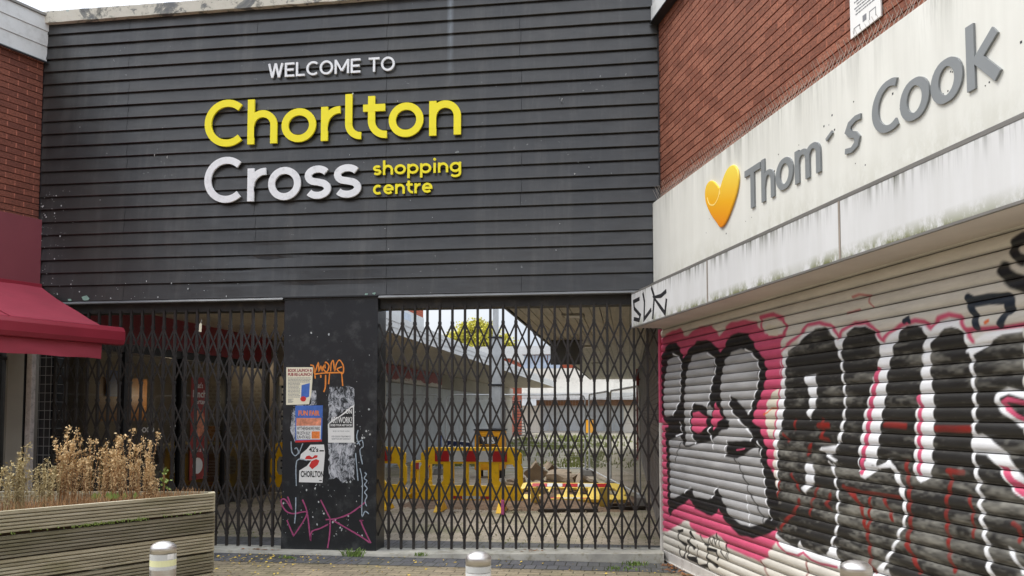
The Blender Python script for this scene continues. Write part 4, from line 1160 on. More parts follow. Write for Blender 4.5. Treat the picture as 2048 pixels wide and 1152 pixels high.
MB().prism([(-4.945, 2.49), (-4.915, 2.485), (-4.912, 2.58), (-4.925, 2.595), (-4.942, 2.575)], .012, .018).build('tag_body', M['paper_y'], tg)
MB().tube([(-4.928, .016, 2.59), (-4.925, .03, 2.63), (-4.92, .034, 2.60)], .002, 4).build('wire_loop', M['galv'], tg)
b = MB()
b.box(-1.352 + .0, -1.318, .0255, .027, .60, .70)
lock = tag(MB().box(xr[9] - .018, xr[9] + .018, .010, .026, .44, .60).build('pink_padlock_cover', M['spray_pink'], None, bevel=.006, loc=(xr[9], .02, .52)), 'narrow pink-sprayed lock cover low on a bar of the right gate', 'lock')

# ------------------------------------------------------------------ right-hand shop building
rb = thing('right_shop_building', 'red brick shop building on the right, above the cream sign', 'building', (3.0, 0, 0), FRT)
b = MB()
rn = random.Random(21)
zc = 3.30
while zc < 5.81:
    b.box(-.0, 7.5, -.001 - rn.uniform(0, .002), .1, zc + .006, zc + .075 - .006)
    zc += .075
b.build('brick_courses', M['brick_r'], rb)
MB().box(.01, 7.5, .012, .3, 3.0, 5.85).build('mortar_core', M['mortar'], rb)
b = MB()
b.box(-.0, 7.5, -.09, .2, 5.80, 5.98); b.box(-.0, 7.5, -.075, .2, 5.98, 6.16); b.box(-.0, 7.5, -.06, .2, 6.16, 6.34)
b.each('fascia_board', M['white_board'], rb, bevel=.004)
MB().box(.0, 7.5, -.105, .2, 5.785, 5.799).build('fascia_drip', M['frame_dark'], rb)
MB().box(.005, 7.5, .06, .3, -.01, 3.0).build('ground_floor_wall', M['cream_wall'], rb)

sg = thing('shop_sign', 'long cream shop sign with grey letters and a yellow heart on the right building', 'sign', (3.0, -.1, 3.34), FRT)
MB().box(.03, 7.4, -.1, -.004, 2.93, 3.795).build('sign_panel', M['sign_cream'], sg, bevel=.003)
MB().box(.03, 7.4, -.125, -.004, 2.888, 2.929).build('lower_trim', M['alu'], sg)
b = MB(); rn = random.Random(2)
for i in range(34):
    x, z, r = rn.uniform(1.0, 6.0), rn.uniform(2.98, 3.5), rn.choice([.003, .004, .006])
    b.box(x - r, x + r, -.1012, -.1, z - r, z + r)
b.build('screw_holes', M['frame_dark'], sg)
LY0, LY1 = -.113, -.1005
def modw(pts, w, cl):
    out = []
    n = len(pts)
    for i in range(n):
        a = pts[i - 1] if (cl or i) else pts[0]
        c = pts[(i + 1) % n] if (cl or i < n - 1) else pts[-1]
        dx, dz = abs(c[0] - a[0]), abs(c[1] - a[1])
        out.append(w * (.66 + .40 * dz / max(1e-6, math.hypot(dx, dz))))
    return out
def lt(ribs):
    b = MB()
    for i, (pts, w, cl) in enumerate(ribs):
        if len(pts) > 4: w = modw(pts, w, cl)
        b.ribbon(pts, w, LY0 - i * .0006, LY1, cl)
    return b.build('letter', M['letter_grey'], sg)
w = .057
lt([([(2.275, 3.466), (2.546, 3.466)], .052, False), ([(2.41, 3.165), (2.41, 3.46)], .062, False)])
lt([([(2.59, 3.165), (2.59, 3.495)], w, False), ([(2.59, 3.27)] + arc(2.672, 3.30, .07, .073, 170, 0, 14) + [(2.742, 3.165)], w * .92, False)])
lt([(arc(2.922, 3.29, .098, .096, 0, 350, 26), w, True)])
lt([([(3.105, 3.165), (3.105, 3.40)], w, False), ([(3.105, 3.29)] + arc(3.178, 3.31, .07, .06, 170, 0, 12) + [(3.248, 3.165)], w * .9, False), ([(3.248, 3.29)] + arc(3.32, 3.31, .07, .06, 170, 0, 12) + [(3.39, 3.165)], w * .9, False)])
lt([([(3.49, 3.352), (3.565, 3.385)], .022, False)])
lt([([(3.885, 3.375), (3.83, 3.38), (3.765, 3.362), (3.742, 3.327), (3.77, 3.298), (3.82, 3.28), (3.845, 3.25), (3.83, 3.215), (3.78, 3.195), (3.71, 3.205)], w * .85, False)])
lt([(arc(4.172, 3.335, .138, .132, 60, 300, 26), w, False)])
lt([(arc(4.397, 3.288, .096, .096, 0, 350, 26), w, True)])
lt([(arc(4.658, 3.288, .092, .096, 0, 350, 26), w, True)])
lt([([(4.838, 3.165), (4.838, 3.50)], w, False), ([(5.01, 3.40), (4.868, 3.29)], w * .95, False), ([(4.885, 3.31), (5.02, 3.17)], w, False)])
hp = [(1.79, 3.143), (1.72, 3.20), (1.60, 3.30), (1.50, 3.42), (1.474, 3.50), (1.485, 3.56), (1.53, 3.598), (1.60, 3.605), (1.67, 3.58), (1.74, 3.53), (1.80, 3.488), (1.86, 3.545), (1.94, 3.60), (2.03, 3.615), (2.11, 3.59), (2.16, 3.53), (2.17, 3.45), (2.13, 3.36), (2.05, 3.27), (1.94, 3.18), (1.86, 3.14)]
def smooth_closed(p, n=4):
    out = []
    m = len(p)
    for i in range(m):
        p0, p1, p2, p3 = p[i - 1], p[i], p[(i + 1) % m], p[(i + 2) % m]
        for k in range(n):
            u = k / n
            out.append(tuple(.5 * ((2 * p1[q]) + (-p0[q] + p2[q]) * u + (2 * p0[q] - 5 * p1[q] + 4 * p2[q] - p3[q]) * u * u + (-p0[q] + 3 * p1[q] - 3 * p2[q] + p3[q]) * u ** 3) for q in (0, 1)))
    return out
hb = thing('heart_emblem', 'raised yellow and orange heart emblem at the left end of the cream sign', 'emblem', (1.8, -.1, 3.34), FRT)
MB().prism(smooth_closed(hp), -.118, -.1005).build('heart_body', M['heart'], hb, bevel=.008)
MB().ribbon(smooth_closed([(1.53, 3.47), (1.58, 3.40), (1.68, 3.37), (1.77, 3.41), (1.80, 3.47), (1.80, 3.41), (1.75, 3.35), (1.66, 3.33), (1.57, 3.37)])[:20], .012, -.1192, -.1178).build('swoosh', M['heart_line'], hb)

cn = thing('shopfront_canopy', 'projecting white panelled canopy streaked with green algae above the graffiti shutter', 'canopy', (3.0, -.2, 2.62), FRT)
jx = [.04, 2.06, 4.02, 5.9, 7.4]
for i in range(4):
    fp_ = MB().box(jx[i] + .004, jx[i + 1] - .004, -.35, -.335, 2.452, 2.80).build('front_panel', M['canopy_white'], cn, bevel=.002)
    if i == 0: fp0 = fp_
b = MB()
for x in jx[1:-1]: b.box(x - .010, x + .010, -.3535, -.352, 2.453, 2.799)
b.each('joint_strip', M['joint'], cn)
b = MB()
b.add([(.04, -.352, 2.80), (7.4, -.352, 2.80), (7.4, -.11, 2.885), (.04, -.11, 2.885), (.04, -.352, 2.815), (7.4, -.352, 2.815), (7.4, -.11, 2.90), (.04, -.11, 2.90)], [(0, 1, 5, 4), (4, 5, 6, 7), (3, 2, 1, 0), (0, 4, 7, 3)])
b.build('top_sheet', M['alu'], cn)
b = MB()
b.quad((.045, -.335, 2.446), (7.4, -.335, 2.446), (7.4, .07, 2.446), (.045, .07, 2.446))
b.build('underside', M['canopy_soffit'], cn)
MB().box(.036, 7.4, -.356, -.336, 2.438, 2.451).build('drip_edge', M['alu'], cn)
b = MB(); b.add([(.042, -.35, 2.45), (.042, .05, 2.45), (.042, .05, 2.90), (.042, -.11, 2.885), (.042, -.35, 2.80)], [(0, 4, 3, 2, 1)]); b.build('end_panel', M['canopy_white'], cn)
b = MB()
for i, p in enumerate(SIGN_TAG):
    b.ribbon([(p[k], p[k + 1]) for k in range(0, len(p), 2)], .040, -.3512 - i * .0003, -.3505)
b.build('black_tag', M['spray_black'], fp0)

nt = thing('notice_sheet', 'white printed notice sheet fixed to the brick above the cream sign', 'notice', (3.82, -.01, 4.2), FRT)
MB().box(3.652, 3.978, -.018, -.008, 3.972, 4.46).build('sheet', M['paper_w'], nt)
b = MB(); rn = random.Random(12)
for k in range(16):
    z = 4.10 + k * .021
    x = 3.70 + rn.uniform(0, .03)
    while x < 3.92:
        wv = rn.uniform(.01, .035)
        b.box(x, min(x + wv, 3.93), -.0192, -.0182, z, z + .008); x += wv + .005
b.build('printed_lines', M['ink_grey'], nt)
b = MB(); b.box(3.69, 3.76, -.0192, -.0182, 4.02, 4.025); b.box(3.69, 3.695, -.0192, -.0182, 3.99, 4.02); b.box(3.755, 3.76, -.0192, -.0182, 3.99, 4.02); b.box(3.86, 3.93, -.0192, -.0182, 4.05, 4.055); b.box(3.86, 3.865, -.0192, -.0182, 4.0, 4.05); b.box(3.925, 3.93, -.0192, -.0182, 4.0, 4.05); b.box(3.79, 3.83, -.0192, -.0182, 4.02, 4.06)
b.build('plan_drawing', M['ink_grey'], nt)

# ------------------------------------------------------------------ roller shutter with spray paint
PAL = dict(pk=lin(204, 84, 118), cr=lin(214, 208, 192), sv=lin(162, 162, 163), bk=lin(24, 23, 25), dk=lin(38, 37, 36), wh=lin(236, 238, 242), rd=lin(126, 34, 28), nv=lin(28, 30, 36), nb=lin(34, 46, 60), pf=lin(196, 130, 128))
PAL['or'] = lin(226, 110, 44)
def vnoise(x, z, seed):
    rs = np.random.RandomState(seed)
    g = rs.rand(64, 64)
    xi = np.floor(x).astype(int); zi = np.floor(z).astype(int)
    fx = x - xi; fz = z - zi
    fx = fx * fx * (3 - 2 * fx); fz = fz * fz * (3 - 2 * fz)
    a = g[xi % 64, zi % 64]; bq = g[(xi + 1) % 64, zi % 64]; c = g[xi % 64, (zi + 1) % 64]; d = g[(xi + 1) % 64, (zi + 1) % 64]
    return (a * (1 - fx) + bq * fx) * (1 - fz) + (c * (1 - fx) + d * fx) * fz
def paint(X, Z):
    n = len(X)
    wob_x = X + .012 * (vnoise(X * 9, Z * 9, 1) - .5)
    wob_z = Z + .010 * (vnoise(X * 9, Z * 9, 2) - .5)
    colr = np.tile(np.array(lin(214, 210, 201)[:3]), (n, 1))
    low = np.clip(1 - (Z - .08) / .5, 0, 1)[:, None] * vnoise(X * 4, Z * 3, 5)[:, None]
    colr = colr * (1 - .28 * low) + np.array(lin(150, 140, 104)[:3]) * .28 * low
    for kind, c, soft, w, p in SHUTTER_PAINT:
        P = np.array(p).reshape(-1, 2)
        pad = soft * 2 + w + .03
        idx = np.where((X > P[:, 0].min() - pad) & (X < P[:, 0].max() + pad) & (Z > P[:, 1].min() - pad) & (Z < P[:, 1].max() + pad))[0]
        if not len(idx): continue
        x, z = wob_x[idx], wob_z[idx]
        closed = kind == 'P'
        w = w * dict(rd=1.2, nv=1.5, nb=1.35, bk=1.35).get(c, 1.0)
        d = np.full(len(idx), 9.0); ins = np.zeros(len(idx), bool)
        m = len(P)
        for i in range(m if closed else m - 1):
            a, bb = P[i], P[(i + 1) % m]
            e = bb - a
            L2 = max(e @ e, 1e-9)
            tt = np.clip(((x - a[0]) * e[0] + (z - a[1]) * e[1]) / L2, 0, 1)
            d = np.minimum(d, np.hypot(x - a[0] - tt * e[0], z - a[1] - tt * e[1]))
            if closed:
                cr = (a[1] > z) != (bb[1] > z)
                with np.errstate(divide='ignore', invalid='ignore'):
                    xi = (bb[0] - a[0]) * (z - a[1]) / (bb[1] - a[1] + 1e-12) + a[0]
                ins ^= cr & (x < xi)
        sd = np.where(ins, -d, d) if closed else d - w / 2
        s = max(soft, .006)
        al = np.clip(.5 - sd / (2 * s), 0, 1)
        al = al * al * (3 - 2 * al)
        base = np.tile(np.array(PAL[c][:3]), (len(idx), 1))
        if c == 'dk':
            q = .42 * vnoise(x * 3.1 + z * 2, z * 13, 8) + .33 * vnoise(x * 9, z * 38, 9) + .25 * vnoise(x * 31, z * 90, 19) + .15 * np.clip((1.4 - z), 0, 1.2)
            q = np.clip((q - .53) * 2.2, 0, 1)[:, None]
            base = base * (1 - q) + np.array(lin(136, 134, 126)[:3]) * q
        if c == 'sv':
            q = np.clip((vnoise(x * 5, z * 24, 18) - .5) * 1.6, -1, 1)[:, None]
            base = base * (1 + .16 * q)
        if c == 'rd':
            al = al * np.clip(.5 + vnoise(x * 12, z * 22, 14) * .8, 0, 1)
        if c == 'wh':
            al = al * np.clip(.75 + vnoise(x * 8, z * 20, 15) * .4, 0, 1)
        colr[idx] = colr[idx] * (1 - al[:, None]) + base * al[:, None]
    return colr

sh = thing('roller_shutter', 'steel roller shutter sprayed with pink, silver, black and white graffiti letters', 'shutter', (3.0, 0, 0), FRT)
slat = .0775
prof = [(.0005, .012), (.0022, .000), (.010, -.001), (.015, -.0055), (.025, -.0110), (.042, -.0136), (.058, -.0115), (.069, -.0060), (.074, -.001), (.0768, .012)]
fine = []
for (a0, y0_), (a1, y1_) in zip(prof, prof[1:]):
    fine += [(a0, y0_), ((a0 + a1) / 2, (y0_ + y1_) / 2 - (.0008 if y0_ < -.005 else 0))]
prof = fine + [prof[-1]]
zz, yyp = [], []
z0 = .105
k = 0
while z0 + slat * k < 2.46:
    for a, y in prof:
        zz.append(z0 + slat * k + a); yyp.append(y)
    k += 1
xs = np.concatenate([np.arange(.0, 2.4, .008), np.arange(2.4, 5.9, .0055), np.arange(5.9, 7.3, .06)])
nz, nx = len(zz), len(xs)
Xg, Zg = np.meshgrid(xs, np.array(zz), indexing='ij')
Yg = np.tile(np.array(yyp), (nx, 1))
row = (np.arange(nz) // len(prof))
Yg = Yg + .002 * np.sin(Xg * 1.3 + row[None, :] * 2.1)
vs = np.stack([Xg, Yg, Zg], -1).reshape(-1, 3)
ii, jj = np.meshgrid(np.arange(nx - 1), np.arange(nz - 1), indexing='ij')
a = (ii * nz + jj).ravel()
fc = np.stack([a, a + nz, a + nz + 1, a + 1], 1)
me = bpy.data.meshes.new('curtain')
me.vertices.add(len(vs)); me.vertices.foreach_set('co', (vs - np.array([3.0, 0, 0])).ravel())
me.loops.add(fc.size); me.loops.foreach_set('vertex_index', fc.ravel())
me.polygons.add(len(fc)); me.polygons.foreach_set('loop_start', np.arange(0, fc.size, 4)); me.polygons.foreach_set('loop_total', np.full(len(fc), 4))
me.update()
cl = paint(vs[:, 0], vs[:, 2])
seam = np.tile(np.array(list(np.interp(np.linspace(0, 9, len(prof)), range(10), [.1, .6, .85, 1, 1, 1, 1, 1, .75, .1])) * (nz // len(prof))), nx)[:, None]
joint_shade = np.array(lin(46, 42, 38)[:3])
cl = cl * seam + joint_shade * (1 - seam)          # shadow in every slat joint, mixed into the paint colour
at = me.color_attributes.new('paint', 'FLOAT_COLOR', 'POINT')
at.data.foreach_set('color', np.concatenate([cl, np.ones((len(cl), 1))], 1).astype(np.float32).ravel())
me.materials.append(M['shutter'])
me.polygons.foreach_set('use_smooth', np.ones(len(fc), bool))
cu = bpy.data.objects.new('curtain', me); COL.objects.link(cu); cu.parent = sh
M['pink_rail'] = basic('pink_sprayed_rail', lin(200, 80, 112), 0.5, 0, 0.1, 6)
M['white_rail'] = basic('white_rail_paint', lin(206, 202, 196), 0.5, 0, 0.1, 4, 0, 1, 0.4, lin(130, 116, 100), 0.4)
MB().box(-.045, -.004, -.03, .05, .0, 1.44).build('guide_rail', M['white_rail'], sh, bevel=.003)
MB().box(-.045, -.004, -.03, .05, 1.4402, 2.44).build('guide_rail', M['pink_rail'], sh, bevel=.003)['label'] = 'pink-sprayed upper length of guide rail'
b = MB(); b.box(0, 7.3, -.012, .03, .012, .10); b.box(0, 7.3, -.03, .03, .0, .012); b.build('bottom_bar', M['white_rail'], sh, bevel=.003)

# ------------------------------------------------------------------ left-hand shop building
lb = thing('left_shop_building', 'brown-red brick shop building at the left edge with white fascia boards', 'building', (-2.0, 0, 0), FLT)
b = MB(); zc = 3.75; rn = random.Random(31)
while zc < 5.80:
    b.box(-5, -.012, -.001 - rn.uniform(0, .0025), .1, zc + .006, zc + .069); zc += .075
b.build('brick_courses', M['brick_l'], lb)
MB().box(-5, -.02, .011, .3, 3.0, 5.9).build('mortar_core', M['mortar'], lb)
b = MB()
b.box(-5, .0, -.05, .2, 5.80, 5.985); b.box(-5, .0, -.06, .2, 5.985, 6.17); b.box(-5, .0, -.07, .2, 6.17, 6.345)
b.each('fascia_board', M['white_board'], lb, bevel=.003)
MB().box(-5, .0, -.09, .2, 6.345, 6.375).build('roof_edge', M['alu'], lb)
MB().box(-5, .0, -.075, -.05, 5.782, 5.797).build('fascia_drip', M['frame_dark'], lb)
MB().box(-5, -.005, -.06, -.004, 3.085, 3.86).build('sign_band', M['maroon'], lb, bevel=.003)
b = MB(); b.box(-5, -.005, -.10, -.004, 3.03, 3.083); b.build('awning_box', M['maroon_bar'], lb, bevel=.006)
MB().box(-.33, -.14, -.02, .1, 0, 3.03).build('shop_frame', M['frame_grey'], lb, bevel=.004)
MB().box(-.1398, -.035, .02, .12, 0, 3.03).build('dark_frame', M['frame_dark'], lb)
MB().quad((-5, .02, .36), (-.3302, .02, .36), (-.3302, .02, 3.03), (-5, .02, 3.03)).build('shop_window', M['glass_dark'], lb)
MB().box(-5, -.331, .0, .05, 2.16, 2.20).build('transom', M['frame_dark'], lb)
MB().box(-5, -.3, 1.2, 1.3, .0, 3.0).build('back_wall', M['dark_room'], lb)
MB().box(-5, -.331, -.0, .06, .0, .35).build('stall_riser', M['frame_dark'], lb)

aw = thing('awning', 'maroon fabric awning with front bar and drooping valance at the left edge', 'awning', (-2.0, -.7, 2.5), FLT)
b = MB(); nx_, ny_ = 60, 14
for i in range(nx_ + 1):
    for j in range(ny_ + 1):
        v = j / ny_
        xe = -.012 - .13 * v
        x = -5 + (xe + 5) * i / nx_
        z = 3.045 - .545 * v - .018 * math.sin(math.pi * v) - .012 * noise.noise((x * 1.6, v * 2.0, 3)) - .006 * noise.noise((x * 5, v * 6, 8))
        b.v.append((x, -.09 - 1.30 * v, z))
for i in range(nx_):
    for j in range(ny_):
        q = i * (ny_ + 1) + j
        b.f.append((q, q + 1, q + ny_ + 2, q + ny_ + 1))
b.build('canopy_fabric', M['fabric'], aw, smooth=True)
def bar_prof():
    return [(-1.375, 2.50), (-1.405, 2.512), (-1.445, 2.50), (-1.475, 2.455), (-1.475, 2.36), (-1.455, 2.31), (-1.40, 2.30), (-1.375, 2.315)]
b = MB(); pr = bar_prof(); n = len(pr)
b.v = [(x, y, z) for x in (-5, .085) for (y, z) in pr]
b.f = [(i, (i + 1) % n, n + (i + 1) % n, n + i) for i in range(n)] + [tuple(range(n - 1, -1, -1)), tuple(range(n, 2 * n))]
b.build('front_bar', M['maroon_bar'], aw, bevel=.006)
b = MB(); nv = 60
for i in range(nv + 1):
    x = -5 + (4.845) * i / nv
    for j in range(5):
        z = 2.33 - .187 * j / 4 + (.004 * math.sin(i * .9) if j == 4 else 0)
        b.v.append((x, -1.40 + .018 * noise.noise((x * 3.4, j * .5, 0)) * j / 2, z))
for i in range(nv):
    for j in range(4):
        q = i * 5 + j
        b.f.append((q, q + 1, q + 6, q + 5))
b.build('valance', M['fabric'], aw, smooth=True)
b = MB()
for xs_ in (-1.15, -2.2, -3.3):
    pts = [(xs_ - .0 * v, -.09 - 1.30 * v, 3.045 - .545 * v - .018 * math.sin(math.pi * v) + .006) for v in [k / 8 for k in range(9)]]
    b.tube(pts, .006, 4)
b.each('seam', M['fabric'], aw)
MB().tube([(-.5, -.08, 2.98), (-.55, -.75, 2.62), (-.5, -1.38, 2.42)], .022, 8).build('folding_arm', M['frame_grey'], aw)

sp_ = thing('steel_post', 'pale streaked galvanised post at the left end of the lattice gate', 'post', (-7.0, -.06, 0))
MB().box(-7.045, -6.972, -.10, -.03, .012, 2.82).build('post_shaft', M['post'], sp_, bevel=.006)
MB().box(-7.08, -6.94, -.13, .0, -.004, .012).build('foot_plate', M['post'], sp_)
def tile_mat():
    t = NT('black_glazed_tile')
    x, y, z = t.xyz()
    cb = t.n('ShaderNodeCombineXYZ'); t.ln(x, cb.inputs[0]); t.ln(z, cb.inputs[1])
    br = t.n('ShaderNodeTexBrick'); br.offset = 0.0
    br.inputs['Scale'].default_value = 1.0; br.inputs['Brick Width'].default_value = .072; br.inputs['Row Height'].default_value = .105; br.inputs['Mortar Size'].default_value = .003
    br.inputs['Color1'].default_value = lin(40, 42, 46); br.inputs['Color2'].default_value = lin(30, 32, 36); br.inputs['Mortar'].default_value = lin(140, 142, 142)
    t.ln(cb.outputs[0], br.inputs['Vector']); t.col(br.outputs['Color']); t.set(.25)
    return t.m
tag(MB().box(-6.97, -6.80, .02, .22, -.004, 2.728).build('tiled_pier', tile_mat(), None, loc=(-6.885, .1, 0)), 'narrow pier of black tiles with white grout beside the pale post', 'pier')

# unseen street front behind the viewer, added to darken the black boards' reflections
op = thing('unseen_terrace', 'unseen plain brick terrace across the street, added to reflect in the black boards', 'building', (0, -34, 0))
MB().box(-40, 40, -42, -34, 0, 8.2).build('brick_wall', M['brick_l'], op)
MB().prism([(-40.3, 8.2), (40.3, 8.2), (40.3, 9.6), (-40.3, 9.6)], -40, -34.4).build('roof', M['frame_dark'], op)
b = MB()
for k in range(20):
    for z in (1.0, 4.6): b.box(-38.5 + k * 4, -36.6 + k * 4, -34.0, -33.97, z, z + 1.9)
b.build('windows', M['frame_dark'], op)
# ------------------------------------------------------------------ planter
PA = Vector((-3.11, -3.087)); PDIR = Vector((-.490, -.872)); PN = Vector((.872, -.490))
PLEN = 3.2
PD = PA + PDIR * PLEN
PB = Vector((-3.165, -3.005)); PC_ = Vector((-5.6, -3.30))
pt = thing('timber_planter', 'weathered grooved timber planter full of dead plants at the lower left', 'planter', (PA.x, PA.y, 0))
def deck_board(a, d, nrm, length, z0, h, seed, thick=.028):
    """grooved deck board: runs from a along d, outward normal nrm"""
    rn = random.Random(seed)
    b = MB()
    ridges = 6
    prof = [(0, z0)]
    p = h / ridges
    for i in range(ridges):
        zs = z0 + i * p
        prof += [(thick - .001, zs + .0005), (thick, zs + .002), (thick, zs + p - .0095), (thick - .001, zs + p - .008), (thick - .016, zs + p - .0072), (thick - .016, zs + p - .0008)]
    prof[-2:] = [(thick, z0 + h - .001)]
    prof.append((0, z0 + h))
    n = 26
    o0 = rn.uniform(-.005, .005); o1 = rn.uniform(-.005, .005)
    t0 = rn.uniform(-.004, .004) * (z0 < .8); t1 = rn.uniform(-.006, .006) * (z0 < .8)
    m = len(prof)
    for i in range(n + 1):
        u = i / n
        s = length * u
        ww = .003 * noise.noise((s * 1.2, seed * 3.3, 0))
        for (o, z) in prof:
            oo = o + o0 + (o1 - o0) * u + ww
            q = a + d * s + nrm * oo
            b.v.append((q.x, q.y, z + t0 + (t1 - t0) * u + .0025 * noise.noise((s * 1.5, seed * 1.7, 4))))
    b.f = [(i * m + k, i * m + k + 1, (i + 1) * m + k + 1, (i + 1) * m + k) for i in range(n) for k in range(m - 1)]
    b.f += [tuple(range(m)), tuple(n * m + k for k in range(m - 1, -1, -1))]
    return b
zt = .95
for k in range(7):
    deck_board(PA, PDIR, PN, PLEN, zt - .136 - k * .148, .134, k + 1, .028 + .002 * (k % 2)).build('board', M[('timber', 'timber_b', 'timber', 'timber_c', 'timber', 'timber_b', 'timber_c')[k]], pt)
ed = (PB - PA); el = ed.length; ed = ed.normalized()
for k in range(7):
    z0 = zt - .136 - k * .148
    b = MB(); q = [PA + PN * .027 - PDIR * .002, PB + Vector((.012, .02)), PB + Vector((-.04, .0)), PA - PDIR * -.03]
    b.plan([tuple(v) for v in q], z0, z0 + .134); b.build('end_board', M['timber'], pt)
bd = (PC_ - PB).normalized(); bn = Vector((-bd.y, bd.x)) * -1
for k in range(7):
    z0 = zt - .136 - k * .148
    b = MB(); q = [PB, PC_, PC_ + bn * -.03, PB + bn * -.03]
    b.plan([tuple(v) for v in q], z0, z0 + .134); b.build('back_board', M['timber'], pt)
MB().plan([tuple(PA + PDIR * .05 - PN * .01), tuple(PD), tuple(PC_), tuple(PB + bd * .06)], .60, .875).build('soil', M['soil'], pt)
b = MB(); rn = random.Random(77)
for i in range(160):
    s = rn.uniform(.55, 1.05) if i < 110 else rn.uniform(.1, 1.8)
    q = PA + PDIR * s + PN * (.030 + rn.uniform(0, .006)); z = zt - .142 + rn.gauss(0, .005)
    b.tube([(q.x, q.y, z), (q.x + rn.uniform(-.008, .008), q.y + rn.uniform(-.008, .008), z + rn.uniform(.004, .014))], [.004, .001], 4)
b.build('moss_tufts', M['sprig'], pt)

# dried plants: every clump is a thing, with stems and curled seed heads
def dried_plant(x, y, ztop, seed, label, stem_mat='dry_stem', n=16, spread=.09, dense=1.0):
    rn = random.Random(seed)
    root = thing('dried_plant', label, 'plant', (x, y, .875))
    st, sd = MB(), MB()
    hgt = ztop - .875
    for i in range(n):
        bx, by = x + rn.gauss(0, spread * .45), y + rn.gauss(0, spread * .45)
        h = hgt * ((rn.uniform(.5, .92) if i > 2 else rn.uniform(.85, .97)) if i else 1.0)
        lx, ly = rn.gauss(0, .055) * h, rn.gauss(0, .055) * h
        pts = []
        for k in range(7):
            u = k / 6
            pts.append((bx + lx * u * u + .008 * noise.noise((i, u * 3, seed)), by + ly * u * u + .008 * noise.noise((i, u * 3, seed + 9)), .87 + h * u))
        st.tube(pts, [.0030 - .0019 * k / 6 for k in range(7)], 4, False)
        for j in range(int(44 * dense)):
            u = rn.uniform(.22, 1.0) ** .8
            k = min(int(u * 6), 5); f = u * 6 - k
            p = Vector(pts[k]).lerp(Vector(pts[k + 1]), f)
            an = rn.uniform(0, 6.283); l = rn.uniform(.014, .042) * (1.25 - .6 * u)
            cur = rn.uniform(1.5, 5.5); q = p.copy(); cpts = [q.copy()]
            d = Vector((math.cos(an), math.sin(an), rn.uniform(-.2, .9))).normalized()
            ax = Vector((rn.uniform(-1, 1), rn.uniform(-1, 1), rn.uniform(-.5, .5))).normalized()
            for s in range(4):
                q = q + d * (l / 4)
                d = (Matrix.Rotation(cur / 4, 3, ax) @ d)
                cpts.append(q.copy())
            wv = rn.uniform(.0014, .0038)
            side = d.cross(ax).normalized() if d.cross(ax).length > .1 else Vector((0, 0, 1))
            o = len(sd.v)
            for s, c in enumerate(cpts):
                ww = wv * (1 - .5 * abs(s - 2) / 2)
                sd.v.append(tuple(c + ax * ww)); sd.v.append(tuple(c - ax * ww))
            for s in range(4):
                sd.f.append((o + 2 * s, o + 2 * s + 1, o + 2 * s + 3, o + 2 * s + 2))
        # knobbly seed head on top
        tip = Vector(pts[-1])
        for j in range(int(18 * dense)):
            q = tip + Vector((rn.gauss(0, .010), rn.gauss(0, .010), rn.gauss(-.012, .016)))
            a = Vector((rn.uniform(-1, 1), rn.uniform(-1, 1), rn.uniform(-1, 1))) * .009
            c = Vector((rn.uniform(-1, 1), rn.uniform(-1, 1), rn.uniform(-1, 1))) * .007
            sd.add([q - a, q + c, q + a, q - c], [(0, 1, 2, 3)])
    st.build('stems', M[stem_mat], root)
    sd.build('seed_heads', M['dry_seed' if stem_mat != 'dry_green' else 'dry_green'], root)
    return root
def ztop_at(x, y, py):      # height of a stalk whose tip stands at picture row py, from its distance to the viewer
    d = (Vector((x, y + 9.03)) .dot(Vector((-math.sin(YAW), math.cos(YAW)))))
    return 1.55 - (py - 826) / 1667 * d
PL = [(-4.10, -4.06, 918, 'dry_green', 16, .09, 'olive-tan dried clump cut by the left edge of the photo'),
      (-4.14, -3.82, 885, 'dry_green', 8, .05, 'thin pale dried stalk rising alone at the left edge of the planter'),
      (-4.10, -3.80, 912, 'dry_green', 20, .13, 'low olive-tan dried clump at the left edge, in front of the grey shop frame'),
      (-4.10, -3.60, 925, 'dry_green', 20, .12, 'low faded dried clump directly in front of the pale post'),
      (-3.99, -3.52, 855, 'dry_stem', 20, .06, 'tallest brown dried plant, just right of the pale post'),
      (-4.03, -3.50, 885, 'dry_stem', 14, .07, 'brown dried plant leaning left against the tallest one'),
      (-3.91, -3.46, 860, 'dry_stem', 15, .06, 'bushy brown dried plant with one long stalk topped by a green-tinged tip'),
      (-3.82, -3.40, 905, 'dry_stem', 8, .06, 'short sparse dried plant in the gap between the two tall clumps'),
      (-3.73, -3.42, 884, 'dry_stem', 14, .06, 'brown dried plant at the left side of the right-hand tall clump'),
      (-3.65, -3.42, 857, 'dry_stem', 20, .06, 'tall brown dried plant, highest of the right-hand clump'),
      (-3.58, -3.36, 880, 'dry_stem', 16, .06, 'brown dried plant with bushy pale heads right of the highest one'),
      (-3.545, -3.24, 866, 'dry_stem', 11, .045, 'slender brown dried plant at the right end with a pale knobbly head'),
      (-3.50, -3.25, 930, 'dry_stem', 13, .07, 'short brown dried plant at the right end of the row')]
for i, (x, y, py, sm, n, spr, lab) in enumerate(PL):
    dried_plant(x, y, ztop_at(x, y, py), 40 + i, lab, sm, n, spr)
